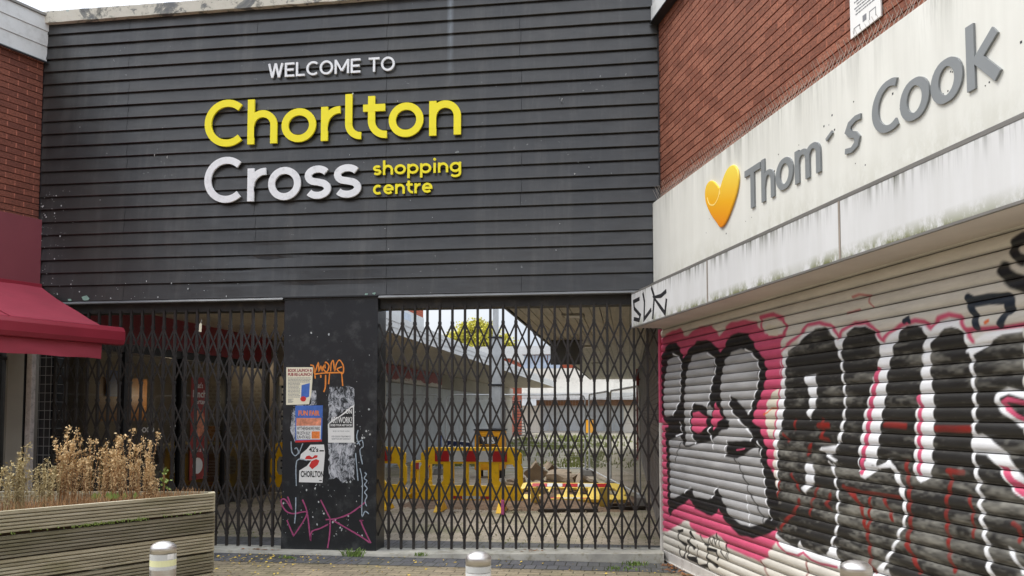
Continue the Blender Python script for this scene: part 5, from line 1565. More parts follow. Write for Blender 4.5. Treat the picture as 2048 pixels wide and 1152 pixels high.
# green sprig
sx, sy = -3.485, -3.13
sg_ = thing('green_sprig', 'small living green sprig at the right end of the planter', 'plant', (sx, sy, .875))
st, lf = MB(), MB(); rn = random.Random(3)
for i in range(3):
    pts = [(sx + rn.gauss(0, .01), sy + rn.gauss(0, .01), .87)]
    for k in range(4): pts.append((pts[-1][0] + rn.uniform(-.008, .008), pts[-1][1] + rn.uniform(-.01, .01), pts[-1][2] + .055))
    st.tube(pts, .003, 4, False)
    for k in range(14):
        p = Vector(pts[rn.choice([2, 3, 4])]) + Vector((rn.gauss(0, .012), rn.gauss(0, .012), rn.uniform(-.01, .03)))
        a = Vector((rn.uniform(-1, 1), rn.uniform(-1, 1), rn.uniform(-.3, .8))).normalized() * rn.uniform(.018, .03)
        c = a.cross(Vector((rn.uniform(-1, 1), rn.uniform(-1, 1), rn.uniform(-1, 1)))).normalized() * .011
        lf.add([p, p + a * .5 + c, p + a, p + a * .5 - c], [(0, 1, 2, 3)])
st.build('stems', M['dry_stem'], sg_); lf.build('leaves', M['sprig'], sg_)
# stubble over the soil
b = MB(); rn = random.Random(15)
for i in range(1500):
    s, t_ = rn.uniform(.02, 1.9), rn.uniform(.0, 1.0)
    q = PA + PDIR * (s + .05) + (-PN) * (.04 + t_ * min(.9, s * .72))
    h = rn.uniform(.03, .13)
    a = rn.uniform(0, 6.28); d = rn.uniform(0, .05)
    b.tube([(q.x, q.y, .87), (q.x + d * .4 * math.cos(a), q.y + d * .4 * math.sin(a), .87 + h * .6), (q.x + d * math.cos(a), q.y + d * math.sin(a), .87 + h)], [.0022, .0018, .001], 3, False)
tag(b.build('dry_stubble', M['dry_stem']), 'short brown dead stubble covering the planter soil', 'ground cover', None, 'stuff')
b = MB()
for i in range(16):
    q = Vector((-3.70, -3.50)) + Vector((rn.gauss(0, .07), rn.gauss(0, .05)))
    b.add([(q.x, q.y, .93), (q.x + .02, q.y + .004, .955), (q.x + .005, q.y, .985), (q.x - .015, q.y - .004, .955)], [(0, 1, 2, 3)])
tag(b.build('green_seedling', M['sprig'], None, loc=(-3.70, -3.50, .93)), 'tiny green seedling among the stubble behind the front board', 'plant')

# ------------------------------------------------------------------ bollards
def bollard(x, y, h, r, label, bands):
    t = thing('bollard', label, 'bollard', (x, y, 0))
    z0 = bands[-1][1]
    MB().lathe([(r, 0), (r, h - bands[-1][2])], x, y, 40).build('shaft', M['steel'], t, smooth=False)
    top = bands[0][0]
    MB().lathe([(r, h - top), (r, h - .028), (r * .99, h - .0255), (r * .95, h - .0205), (r * .80, h - .012), (r * .55, h - .005), (r * .25, h - .001), (.001, h)], x, y, 40).build('cap', M['steel'], t, smooth=True)
    for (a, _, c, m) in bands:
        MB().lathe([(r * 1.006, h - c), (r * 1.006, h - a)], x, y, 40).build('reflective_band', M[m], t, smooth=False)
    return t
b1 = bollard(-1.985, -5.66, 1.0, .0535, 'stainless bollard with grey and pale yellow bands in front of the timber planter', [(.052, 0, .076, 'band_grey'), (.076, 0, .102, 'band_yellow'), (.102, 0, .117, 'band_grey')])
b2 = bollard(-.600, -5.729, 1.0, .0505, 'middle stainless bollard with a white band and square sticker, before the right gate', [(.056, 0, .080, 'band_grey'), (.082, 0, .125, 'band_white')])
b3 = bollard(.832, -5.737, 1.0, .057, 'stainless bollard standing in front of the graffiti roller shutter', [(.060, 0, .09, 'band_grey'), (.09, 0, .13, 'band_white')])
def sticker(root, cx, cy, r, a0, a1, z0, z1, mat):
    b = MB(); n = 8
    for i in range(n + 1):
        a = R(a0 + (a1 - a0) * i / n)
        for z in (z0, z1): b.v.append((cx + r * math.cos(a), cy + r * math.sin(a), z))
    b.f = [(2 * i, 2 * i + 2, 2 * i + 3, 2 * i + 1) for i in range(n)]
    b.build('sticker', M[mat], root)
sticker(b2, -.600, -5.729, .0512, -62, -18, .888, .915, 'paper_w')
sticker(b1, -1.985, -5.66, .0545, -42, -10, .928, .95, 'paper_w')

# ------------------------------------------------------------------ inside: cafe on the left
cf = thing('cafe_building', 'dark cafe with glazed front and maroon fascia behind the left gate', 'shop', (3.0, 0, 0), FSH)
CE = 6.25
MB().box(.3, CE, -.03, .3, 2.50, 2.971).build('fascia', M['maroon_in'], cf)
b = MB()
for x in (.3, 1.55, 3.02, 4.45, CE - .12): b.box(x, x + .09, -.02, .08, 0, 2.499)
b.box(.39, CE - .12, -.015, .07, 2.38, 2.498)
b.each('mullion', M['frame_dark'], cf)
MB().box(.39, CE - .12, -.018, .09, .0, .16).build('stall_riser', M['frame_dark'], cf)
b = MB()
for x0, x1 in ((.392, 1.548), (1.642, 3.018), (3.112, 4.448), (4.542, CE - .122)): b.quad((x0, .02, .162), (x1, .02, .162), (x1, .02, 2.378), (x0, .02, 2.378))
b.each('window_pane', M['glass'], cf)
b = MB()
b.quad((.2, 1.9, 0), (CE + .2, 1.9, 0), (CE + .2, 1.9, 3), (.2, 1.9, 3)); b.quad((.2, .1, 2.9), (CE + .2, .1, 2.9), (CE + .2, 1.9, 2.9), (.2, 1.9, 2.9)); b.quad((.2, .1, .005), (CE + .2, .1, .005), (CE + .2, 1.9, .005), (.2, 1.9, .005)); b.quad((.2, .1, 0), (.2, 1.9, 0), (.2, 1.9, 3), (.2, .1, 3)); b.quad((CE + .2, -.0, 0), (CE + .2, 1.9, 0), (CE + .2, 1.9, 3), (CE + .2, -.0, 3))
b.build('room', M['dark_room'], cf)
mb_ = thing('menu_board', 'dim amber and blue menu boards inside the dark cafe window', 'menu board', (3.0, 1.2, 1.5), FSH)
MB().box(2.5, 3.75, 1.0, 1.03, 1.42, 2.1).build('amber_panel', M['cafe_orange'], mb_); MB().box(2.65, 2.95, .98, .995, 1.8, 2.2).build('blue_panel', M['cafe_blue'], mb_)
ctr = thing('cafe_counter', 'brown counter standing inside the cafe behind the glass', 'counter', (4.9, 1.2, 0), FSH)
MB().box(4.0, 6.0, .9, 1.4, .006, .95).build('counter_front', M['cafe_wood'], ctr); MB().box(3.95, 6.05, .85, 1.45, .951, 1.0).build('counter_top', M['frame_grey'], ctr)
MB().box(5.1, 6.05, .83, .848, 1.02, 1.3).build('amber_strip', M['cafe_orange'], ctr); MB().box(5.3, 5.6, .88, .898, .45, .85).build('blue_panel', M['cafe_blue'], ctr)  # blue panel stands in for the barriers' reflection in the cafe glass
po = thing('lunch_poster', 'tall red poster reading That\'s lunch sorted in the cafe window', 'poster', (3.65, .0, 1.3), FSH)
MB().box(3.36, 3.92, .004, .008, .48, 2.12).build('sheet', M['cafe_red'], po)
b = MB(); text(b, "That's", 3.42, 1.95, .12, .002, .30, .003); text(b, 'lunch', 3.41, 1.80, .16, .002, .42, .004); text(b, 'sorted', 3.45, 1.69, .12, .002, .38, .003); text(b, 'with a pie', 3.40, .92, .1, .002, .48, .002); b.build('white_words', M['paper_w'], po)
MB().prism([(3.62 + .19 * math.cos(q * .4), 1.38 + .22 * math.sin(q * .4)) for q in range(16)], .002, .0038).build('food_picture', M['cafe_food'], po)
MB().prism([(3.60 + .16 * math.cos(q * .4), .70 + .13 * math.sin(q * .4)) for q in range(16)], .002, .0038).build('food_picture', M['paper_w'], po)
for (x, y, z, lab, e) in ((3.9, .6, 1.92, 'small glowing amber lamp inside the dark cafe', 9.0), (5.98, .40, 2.52, 'glowing lamp hanging near the far end of the cafe window', 5.0)):
    t = thing('pendant_lamp', lab, 'lamp', (x, y, z), FSH)
    em = NT('lit_amber_bulb'); em.b.inputs['Emission Color'].default_value = lin(255, 196, 96); em.b.inputs['Emission Strength'].default_value = e
    MB().lathe([(.002, z - .05), (.022, z - .045), (.034, z - .015), (.03, z + .015), (.012, z + .05)], x, y, 14).build('bulb', em.m, t, smooth=True)
    ld = bpy.data.lights.new('bulb_light', 'POINT'); ld.energy = 5; ld.color = (1.0, .82, .58); ld.shadow_soft_size = .05
    lo = bpy.data.objects.new('bulb_light', ld); COL.objects.link(lo); lo.parent = t; lo.location = (0, -.0, -.09)
    MB().tube([(x, y, z + .05), (x, y, 2.9)], .004, 5).build('flex', M['black_plastic'], t)
stk = thing('window_lettering', 'small white door lettering on the cafe glass, left of the red poster', 'lettering', (2.4, 0, 1.3), FSH)
b = MB(); text(b, 'FOOD', 2.0, 1.27, .1, .016, .36, .004); text(b, '9 til 5', 2.78, 1.33, .1, .016, .16, .003); b.build('white_letters', M['paper_w'], stk)

# kiosk with punched shutter, facing the gates
ks = thing('closed_kiosk', 'grey kiosk with a punched steel shutter at the far end of the cafe', 'kiosk', (-6.2, 6.6, 0))
MB().box(-7.4, -5.2, 6.60, 8.4, 0, 2.96).build('kiosk_wall', M['old_wall'], ks)
b = MB()
z = .2
xk0, xk1 = -6.78, -5.35
while z < 2.05:
    b.box(xk0, xk1, 6.575, 6.59, z, z + .032)
    i = 0
    x = xk0 + (.05 if int(z / .0719) % 2 else 0)
    while x < xk1:
        b.box(x, min(x + .03, xk1), 6.576, 6.589, z + .032, z + .0719); x += .13
    z += .0719
b.build('punched_shutter', M['galv'], ks)
MB().box(xk0, xk1, 6.592, 6.599, .2, 2.08).build('dark_opening', M['frame_dark'], ks)
MB().box(xk0 - .05, xk1 + .05, 6.54, 6.599, 2.08, 2.26).build('shutter_box', M['old_wall'], ks)
b = MB(); b.box(xk0 - .05, xk0, 6.56, 6.599, .0, 2.08); b.box(xk1, xk1 + .05, 6.56, 6.599, 0, 2.08); b.each('shutter_rail', M['galv'], ks)

# left canopy, running the length of the shops
cl_ = thing('shop_canopy', 'long slatted canopy with white fascia boards over the shops on the left', 'canopy', (-5.5, 10, 2.97))
b = MB(); x = -7.05
while x < -4.2:
    b.box(x, min(x + .11, -4.19), .27, 38.5, 2.972, 3.0); x += .122
b.build('soffit_boards', M['soffit_dim'], cl_)
MB().box(-7.4, -4.19, .27, 38.5, 3.002, 3.06).build('canopy_deck', M['frame_dark'], cl_)
b = MB(); b.box(-4.188, -4.16, .27, 38.6, 2.965, 3.07); b.box(-4.188, -4.15, .27, 38.6, 3.071, 3.175); b.box(-4.188, -4.14, .27, 38.6, 3.176, 3.29); b.box(-6.9, -4.188, 38.5, 38.6, 2.965, 3.29)
b.build('fascia_boards', M['white_board'], cl_)
sr = thing('shuttered_shop_row', 'row of closed shops with pale hoardings and a peeling red and white fascia', 'shops', (10, 0, 0), FSH)
b = MB(); rn = random.Random(6); y = 8.4
while y < 33:
    b.box(y + .006, y + 1.21, -.03 + rn.uniform(-.008, .008), .0, 0, 2.42); y += 1.22
b.each('hoarding_panel', M['hoarding'], sr)
MB().box(8.4, 40, .004, .4, 0, 2.97).build('row_wall', M['old_wall'], sr)
t_ = NT('peeling_red_fascia')
n_ = t_.noise(1.6, 7, .7, t_.mapped((.6, 1, 3)))
xx, yy_, zz_ = t_.xyz()
t_.col(t_.ramp(t_.math('ADD', n_, t_.math('MULTIPLY', t_.math('SUBTRACT', zz_, 2.62), 1.6)), [(.40, lin(206, 200, 194)), (.45, lin(142, 50, 54))])); t_.set(.6)
MB().box(8.4, 21, -.05, .0, 2.46, 2.95).build('peeling_fascia', t_.m, sr)
MB().box(21, 40, -.05, .0, 2.46, 2.95).build('grey_fascia', M['old_wall'], sr)
b = MB()
for y0, y1, x in ((33, 35.2, 0), (36.2, 37.0, 0)): b.box(y0, y1, -.05, 0, 0, 2.4)
b.each('dark_doorway', M['frame_dark'], sr)
us = thing('brick_upper_storey', 'red brick upper storey with a white band above the left shops', 'building', (-9, 14, 3))
MB().box(-14, -6.9, 9.5, 18.4, 3.0, 4.25).build('brick_lower', M['far_brick'], us); MB().box(-14, -6.88, 9.4, 18.42, 4.25, 4.75).build('white_band', M['white_board'], us); MB().box(-14, -6.9, 9.5, 18.4, 4.751, 7.6).build('brick_upper', M['far_brick'], us)
for k in range(3):
    MB().box(-6.87, -6.86, 10.5 + k * 2.6, 11.5 + k * 2.6, 4.32, 4.66).build('window', M['far_window'], us)

# right canopy and wall
cr_ = thing('shop_canopy', 'slatted timber soffit canopy along the right side of the passage', 'canopy', (-.6, 10, 2.97))
b = MB(); x = -1.62
while x < .33:
    b.box(x, min(x + .125, .335), .27, 27, 2.972, 3.0); x += .137
b.build('soffit_boards', M['soffit'], cr_)
MB().box(-1.64, .36, .27, 27, 3.002, 3.06).build('canopy_deck', M['frame_dark'], cr_)
MB().box(-1.67, -1.642, .27, 27.1, 2.955, 3.2).build('edge_board', M['frame_dark'], cr_)
for (y, x) in ((3.05, -.80), (8.8, -.82), (14.9, -.9)):
    t = thing('ceiling_light', 'square recessed light in the slatted soffit, %s' % {3.05: 'nearest to the gate', 8.8: 'second from the gate, past the hanging black sign', 14.9: 'farthest from the gate'}[y], 'light', (x, y, 2.95), None, 'lights in the right soffit')
    b = MB(); b.box(x - .16, x + .16, y - .16, y + .16, 2.945, 2.971); b.build('housing', M['old_wall'], t, bevel=.005)
    MB().box(x - .12, x + .12, y - .12, y + .12, 2.938, 2.9445).build('diffuser', M['paper_w'], t)
hs = thing('hanging_sign', 'blank black box sign hanging under the right soffit', 'sign', (-1.22, 7.3, 2.7))
MB().box(-1.53, -.92, 7.25, 7.37, 2.49, 2.962).build('box', basic('dull_black_box', lin(84, 86, 88), .5), hs, bevel=.006)
MB().box(-1.55, -.90, 7.24, 7.38, 2.955, 2.968).build('fixing_rail', M['black_plastic'], hs)
rw = thing('passage_wall', 'dark tagged brick wall closing the right side of the passage', 'wall', (.45, 8, 0))
b = MB(); zc = .02; rn = random.Random(8)
while zc < 2.96:
    b.box(.36 + rn.uniform(0, .003), .5, .22, 27, zc + .005, zc + .07); zc += .075
b.build('brick_courses', basic('grimy_grey_brick', lin(124, 120, 118), .85, 0, .3, 2.5, .5, 40, .3, lin(60, 56, 56), .7), rw)
MB().box(.368, .5, .22, 27, 0, 3.0).build('mortar_core', M['mortar'], rw)
pp = thing('red_downpipe', 'dull red downpipe on the dark wall at the right of the passage', 'pipe', (.27, 18.5, 0))
MB().tube([(.27, 18.5, 0), (.27, 18.5, 2.97)], .05, 12).build('pipe', M['red_pipe'], pp); b = MB(); [b.box(.205, .36, 18.44, 18.56, z, z + .05) for z in (.5, 1.6, 2.6)]; b.each('bracket', M['red_pipe'], pp)

# far end of the precinct
YE = 56.0
fb = thing('far_building', 'white and brick shop block closing the far end of the precinct', 'building', (-5, YE, 0))
MB().box(-14, 4, YE, YE + 6, 0, 2.1).build('white_shopfront', M['cream_wall'], fb)
b = MB()
for k in range(9): b.box(-6.9 + k * .72, -6.9 + k * .72 + .68, YE - .06, YE - .001, .12, 2.05)
b.each('white_panel', M['hoarding'], fb)
MB().box(-7.2, 4, YE - .3, YE - .001, 2.1, 2.55).build('brown_band', M['cafe_wood'], fb)
MB().box(-9, 4, YE - 1.6, YE - .001, 2.6, 3.05).build('canopy_edge', M['white_board'], fb)
MB().box(-10, 4, YE - .2, YE + 6, 3.06, 5.0).build('white_parapet', M['cream_wall'], fb)
MB().box(-11.5, 4, YE + .1, YE + 6, 5.0, 6.1).build('brick_storey', M['far_brick'], fb)
b = MB()
for k in range(3): b.box(-8.3 + k * 1.0, -8.3 + k * 1.0 + .94, YE - .01, YE + .099, 5.02, 6.05)
b.each('window', M['far_window'], fb)
MB().box(-14, 4, YE - .3, YE + 6, 6.101, 6.75).build('roof_fascia', M['white_board'], fb)
bl = thing('brick_corner_block', 'red brick block with a white fascia beyond the left canopy', 'building', (-10.5, 46, 0))
MB().box(-14, -7.6, 43.5, 50, 0, 5.0).build('brick_wall', M['far_brick'], bl); MB().box(-14.2, -7.45, 43.3, 50.2, 5.0, 5.6).build('white_fascia', M['white_board'], bl)
MB().box(-7.59, -7.5, 44.2, 49.2, 3.3, 4.2).build('window', M['far_window'], bl)
b = MB(); [b.box(-7.0 + .0, -6.4, 43.0 - i * .25, 43.1 - i * .25, 0.1 + i * .19, .14 + i * .19) for i in range(12)]
stp = thing('fire_stair', 'dark open metal stair at the far end of the left shops', 'stairs', (-6.7, 41.5, 0))
b.each('tread', M['frame_dark'], stp); MB().tube([(-6.95, 43.1, .1), (-6.95, 40.1, 2.3)], .05, 6).build('stringer', M['frame_dark'], stp); MB().tube([(-6.42, 43.1, .1), (-6.42, 40.1, 2.3)], .05, 6).build('stringer', M['frame_dark'], stp)
cb2 = thing('amber_cabinet', 'small amber site cabinet standing far off in front of the white shopfront', 'cabinet', (-2.75, 50, 0))
MB().box(-3.05, -2.45, 49.7, 50.3, .12, 1.05).build('body', M['orange_box'], cb2, bevel=.02); MB().box(-3.08, -2.42, 49.67, 50.33, 1.051, 1.09).build('lid', M['black_plastic'], cb2); b = MB(); [b.box(x, x + .08, y, y + .08, 0, .119) for x in (-3.02, -2.56) for y in (49.72, 50.2)]; b.each('leg', M['black_plastic'], cb2)

# tree
def tree(x, y, h, cr, seed, label):
    rn = random.Random(seed)
    t = thing('tree', label, 'tree', (x, y, 0))
    tr = MB()
    tr.tube([(x, y, 0), (x + .1, y, h * .25), (x - .05, y + .1, h * .5), (x + .1, y, h * .8)], [.28, .22, .16, .05], 8)
    ends = []
    for i in range(16):
        z = h * rn.uniform(.3, .75); a = rn.uniform(0, 6.28); L = cr * rn.uniform(.5, .95)
        e = Vector((x + L * math.cos(a), y + L * math.sin(a), z + L * rn.uniform(.3, .8)))
        tr.tube([(x, y, z), tuple(Vector((x, y, z)).lerp(e, .5) + Vector((0, 0, .2))), tuple(e)], [.09, .05, .02], 5)
        ends.append(e)
    tr.build('trunk', M['bark'], t)
    lf = MB()
    for k in range(230):
        while True:
            q = Vector((rn.uniform(-1, 1), rn.uniform(-1, 1), rn.uniform(-1, 1)))
            if .25 < q.length < 1: break
        c = Vector((x, y, h * .70)) + Vector((q.x * cr, q.y * cr, q.z * h * .27 * (1 - .25 * abs(q.x))))
        rr = rn.uniform(.45, .85)
        for j in range(120):
            p = c + Vector((rn.gauss(0, rr * .5), rn.gauss(0, rr * .5), rn.gauss(0, rr * .4)))
            a = Vector((rn.uniform(-1, 1), rn.uniform(-1, 1), rn.uniform(-1, 1))).normalized() * rn.uniform(.09, .17)
            bb = a.cross(Vector((rn.uniform(-1, 1), rn.uniform(-1, 1), rn.uniform(-1, 1)))).normalized() * rn.uniform(.06, .1)
            lf.add([p - a, p + bb, p + a, p - bb], [(0, 1, 2, 3)])
    lf.build('crown', M['leaf_y'], t)
tree(-15.7, 76, 11.3, 4.0, 5, 'yellow-green autumn tree rising behind the far precinct roofs')

# security tower
vt = thing('security_tower', 'amber site security cabinet with a tall grey mast behind the yellow barriers', 'security unit', (-3.2, 11.0, 0))
VX, VY = -3.33, 10.9
MB().box(VX - .34, VX + .34, VY - .3, VY + .35, .18, 1.12).build('body', M['orange_box'], vt, bevel=.025)
MB().box(VX - .36, VX + .36, VY - .32, VY + .37, 1.121, 1.155).build('lid', M['black_plastic'], vt, bevel=.008)
vd = MB().box(VX - .27, VX + .27, VY - .312, VY - .301, .24, 1.06).build('door', M['orange_box'], vt, bevel=.01)
MB().box(VX - .22, VX + .22, VY - .322, VY - .313, .80, .98).build('black_plate', M['black_plastic'], vd)
b = MB(); text(b, 'VPS', VX - .17, .825, .2, VY - .326, .34, .012); b.build('white_letters', M['paper_w'], vt)
b = MB(); [b.box(VX - .2, VX + .2, VY - .318, VY - .313, .76 - k * .035, .775 - k * .035) for k in range(4)]; b.build('louvres', M['black_plastic'], vd)
MB().box(VX + .2, VX + .24, VY - .33, VY - .313, .55, .6).build('lock', M['black_plastic'], vd)
for dx in (-.3, .24):
    for dy in (-.25, .25):
        MB().box(VX + dx, VX + dx + .07, VY + dy, VY + dy + .07, 0, .179).build('leg', M['black_plastic'], vt)
MX = VX + .10
MB().box(MX - .14, MX + .14, VY + .05, VY + .33, 1.156, 3.4).build('mast_base', M['galv'], vt, bevel=.02)
MB().box(MX - .065, MX + .065, VY + .1, VY + .24, 3.401, 6.6).build('mast', M['galv'], vt, bevel=.01)
b = MB(); b.box(MX - .17, MX + .17, VY + .03, VY + .35, 3.36, 3.40); b.box(MX - .17, MX + .17, VY + .03, VY + .35, 2.2, 2.24); b.tube([(MX + .2, VY + .1, 3.35), (MX + .2, VY + .1, 1.2)], .012, 6); b.each('mast_clamp', M['frame_dark'], vt)

# barriers
def barrier_parts(t, x0, y0, mat, L=1.66):
    """chapter-8 style plastic barrier: runs along +x from x0, front at y0"""
    def ob(pts, w, name, m=None, ya=0., yb=.05, closed=False):
        MB().ribbon([(x0 + a, b_) for a, b_ in pts], w, y0 + ya, y0 + yb, closed).build(name, m or mat, t, bevel=.006)
    # top rail with chamfered ends
    tr_ = MB().prism([(x0 + .02, .74), (x0 + .02, .90), (x0 + .14, 1.0), (x0 + L - .14, 1.0), (x0 + L - .02, .90), (x0 + L - .02, .74)], y0 + .0005, y0 + .05).build('top_rail', mat, t, bevel=.008)
    b = MB()
    for cx, sg1 in ((.27, 1), (L - .27, -1)):
        b.ribbon([(x0 + cx - sg1 * .16, .36), (x0 + cx - sg1 * .21, .46), (x0 + cx - sg1 * .21, .66), (x0 + cx - sg1 * .14, .79), (x0 + cx + sg1 * .17, .79), (x0 + cx + sg1 * .17, .46), (x0 + cx + sg1 * .08, .34), (x0 + cx - sg1 * .08, .32)], .115, y0 + .001, y0 + .049, True)
    b.each('end_loop', mat, t, bevel=.008)
    b = MB()
    for cx, w in ((.52, .075), (.77, .05), (.96, .05), (L - .52, .075)):
        b.ribbon([(x0 + cx, .34), (x0 + cx, .76)], w, y0 + .004, y0 + .046)
    b.each('upright', mat, t, bevel=.006)
    br_ = MB().prism([(x0 + .0, .17), (x0 + .0, .34), (x0 + .1, .40), (x0 + L - .1, .40), (x0 + L, .34), (x0 + L, .17)], y0 - .004, y0 + .055).build('bottom_rail', mat, t, bevel=.008)
    n = 5; wv = (L - .50) / n
    for k in range(n):
        MB().box(x0 + .25 + k * wv, x0 + .25 + (k + 1) * wv - .002, y0 - .006, y0 - .0005, .775, .945).build('reflective_panel', M['red_panel' if k % 2 == 0 else 'white_panel'], tr_)
    for k, m in ((0, 'red_panel'), (1, 'white_panel'), (2, 'white_panel'), (3, 'red_panel')):
        MB().box(x0 + .55 + k * .145, x0 + .55 + k * .145 + .143, y0 - .0075, y0 - .0045, .19, .235).build('lower_panel', M[m], br_)
    for cx in (.34, L - .34):
        MB().add([(x0 + cx - .06, y0 - .26, 0), (x0 + cx + .06, y0 - .26, 0), (x0 + cx + .06, y0 + .30, 0), (x0 + cx - .06, y0 + .30, 0), (x0 + cx - .04, y0 - .02, .165), (x0 + cx + .04, y0 - .02, .165), (x0 + cx + .04, y0 + .07, .165), (x0 + cx - .04, y0 + .07, .165)],
                 [(0, 3, 2, 1), (4, 5, 6, 7), (0, 1, 5, 4), (1, 2, 6, 5), (2, 3, 7, 6), (3, 0, 4, 7)]).build('foot', mat, t, bevel=.006)
def barrier(loc, rz, label, mat='barrier', tilt=None):
    t = thing('barrier', label, 'barrier', (0, 0, 0))
    barrier_parts(t, 0, 0, M[mat])
    m = Matrix.Translation(loc) @ Matrix.Rotation(rz, 4, 'Z')
    if tilt is not None: m = m @ tilt
    t.matrix_world = m
    return t
barrier((-3.32, 3.98, 0), R(1), 'upright yellow barrier with red and white strip, right of the pillar')
barrier((-5.20, 4.05, 0), R(-1), 'upright yellow barrier partly hidden behind the black pillar')
barrier((-6.62, 5.75, 0), R(6), 'yellow barrier with a blue notice seen through the left gate, left of the pillar')
barrier((-3.86, 5.6, 0), R(78), 'low yellow barrier standing end-on between the two upright ones, farther back', 'barrier', Matrix.Diagonal((.5, 1, .68, 1)))
barrier((-1.90, 4.42, .10), R(3), 'faded yellow barrier lying on its face over the rubble', 'barrier_old', Matrix.Rotation(R(-76), 4, 'X') @ Matrix.Scale(1.12, 4, (1, 0, 0)))
bn_ = thing('blue_notice', 'blue notice plate hung on the barrier behind the left gate', 'notice', (-6.1, 5.73, .6))
MB().prism([(-6.17, .32), (-6.13, .26), (-5.97, .26), (-5.93, .32), (-5.93, .72), (-5.97, .77), (-6.13, .77), (-6.17, .72)], 5.70, 5.72).build('plate', M['blue_board'], bn_)
b = MB(); [b.box(-6.14, -5.96 - (k % 3) * .02, 5.697, 5.6995, .36 + k * .055, .38 + k * .055) for k in range(6)]; b.build('white_lines', M['paper_w'], bn_)

# navy sign behind the barrier
ns = thing('navy_sign', 'navy board with white border and white lettering, beside the amber cabinet', 'sign', (-4.05, 10.4, .6))
MB().prism([(-4.32, .62), (-4.31, .92), (-3.72, .86), (-3.73, .58)], 10.4, 10.43).build('board', M['paper_w'], ns)
MB().prism([(-4.29, .64), (-4.285, .885), (-3.74, .84), (-3.745, .60)], 10.394, 10.399).build('face', M['blue_board'], ns)
b = MB(); text(b, 'Chorlton', -4.26, .69, .15, 10.39, .49, .004); b.build('white_letters', M['paper_w'], ns)
b = MB(); b.box(-4.25, -4.2, 10.41, 10.45, 0, .62); b.box(-3.84, -3.79, 10.41, 10.45, 0, .6); b.each('leg', M['galv'], ns)
for k, x in enumerate((-4.05,)):
    pass

# mesh fence panels
def fence_panel(a, c, label):
    a, c = Vector(a), Vector(c); L = (c - a).length; d = (c - a).normalized()
    t = thing('mesh_fence_panel', label, 'fence panel', (a.x, a.y, 0), None, 'temporary mesh fence panels')
    P = lambda s, z: (a.x + d.x * s, a.y + d.y * s, z)
    r = .14
    pts = [P(.02, .08), P(.02, 2.0 - r), P(.02 + .3 * r, 2.0 - .3 * r), P(.02 + r, 2.0), P(L - .02 - r, 2.0), P(L - .02 - .3 * r, 2.0 - .3 * r), P(L - .02, 2.0 - r), P(L - .02, .08)]
    MB().tube(pts, .02, 8).build('tube_frame', M['galv'], t)
    MB().tube([P(.02, .16), P(L - .02, .16)], .016, 6).build('lower_rail', M['galv'], t)
    b = MB(); s = .1
    while s < L - .05:
        b.tube([P(s, .16), P(s, 1.99)], .0016, 3, False); s += .075
    for z in (.45, .75, 1.05, 1.35, 1.65, 1.85): b.tube([P(.03, z), P(L - .03, z)], .0025, 3, False)
    b.build('wire_mesh', M['galv'], t)
    for s in (.02, L - .02):
        q = P(s, 0)
        MB().add([(q[0] - .11, q[1] - .33, 0), (q[0] + .11, q[1] - .33, 0), (q[0] + .11, q[1] + .33, 0), (q[0] - .11, q[1] + .33, 0), (q[0] - .08, q[1] - .29, .14), (q[0] + .08, q[1] - .29, .14), (q[0] + .08, q[1] + .29, .14), (q[0] - .08, q[1] + .29, .14)], [(0, 3, 2, 1), (4, 5, 6, 7), (0, 1, 5, 4), (1, 2, 6, 5), (2, 3, 7, 6), (3, 0, 4, 7)]).build('concrete_foot', M['concrete'], t, bevel=.01)
fence_panel((-8.2 + 1.4, 11.75), (-4.76, 11.8), 'mesh fence panel standing left of the amber security cabinet')
fence_panel((-4.66, 11.8), (-1.08, 11.9), 'mesh fence panel standing behind the amber security cabinet')
fence_panel((-1.0, 11.85), (-.42, 8.6), 'mesh fence panel angled towards the dark right-hand wall, farther one')
fence_panel((-.40, 8.5), (.17, 5.3), 'mesh fence panel angled towards the dark right-hand wall, nearer one')
bl_ = thing('blue_strut', 'slim blue support standing against the mesh fence', 'strut', (-4.72, 11.6, 0))
MB().tube([(-4.72, 11.6, 0), (-4.72, 11.62, 1.05)], .022, 6).build('rod', M['cafe_blue'], bl_)
MB().box(-4.82, -4.62, 11.5, 11.7, -.004, .02).build('base_plate', M['galv'], bl_)

# rubble
def chunk(x, y, z, sx, sy, sz, seed, rot, label, grp=None, mat='slab', name='broken_slab'):
    rn = random.Random(seed)
    bm = bmesh.new()
    bmesh.ops.create_cube(bm, size=1)
    bmesh.ops.subdivide_edges(bm, edges=bm.edges[:], cuts=2, use_grid_fill=True)
    for v in bm.verts:
        n = noise.noise(Vector(v.co) * 1.7 + Vector((seed, 0, 0)))
        v.co += Vector((rn.uniform(-.07, .07), rn.uniform(-.07, .07), rn.uniform(-.07, .07))) + v.co * .25 * n
        v.co = Vector((v.co.x * sx, v.co.y * sy, v.co.z * sz))
    me = bpy.data.meshes.new(name); bm.to_mesh(me); bm.free(); me.materials.append(M[mat])
    o = bpy.data.objects.new(name, me); COL.objects.link(o)
    o.location = (x, y, z); o.rotation_euler = rot
    return tag(o, label, 'rubble', grp)
G1 = 'broken slabs in the rubble heap'
chunk(-1.66, 5.9, .46, .30, .09, .30, 1, (R(12), R(45), R(8)), 'large grey slab standing on its corner on top of the rubble')
chunk(-1.26, 6.0, .44, .36, .26, .11, 2, (R(10), R(-6), R(20)), 'flat broken slab lying on the heap right of the standing one')
chunk(-1.20, 5.8, .32, .52, .34, .28, 3, (R(4), R(6), R(-12)), 'thick pale-faced block in the middle of the rubble heap')
chunk(-.76, 5.7, .26, .38, .28, .28, 4, (R(6), R(28), R(15)), 'dark wedge-shaped block at the right end of the rubble heap')
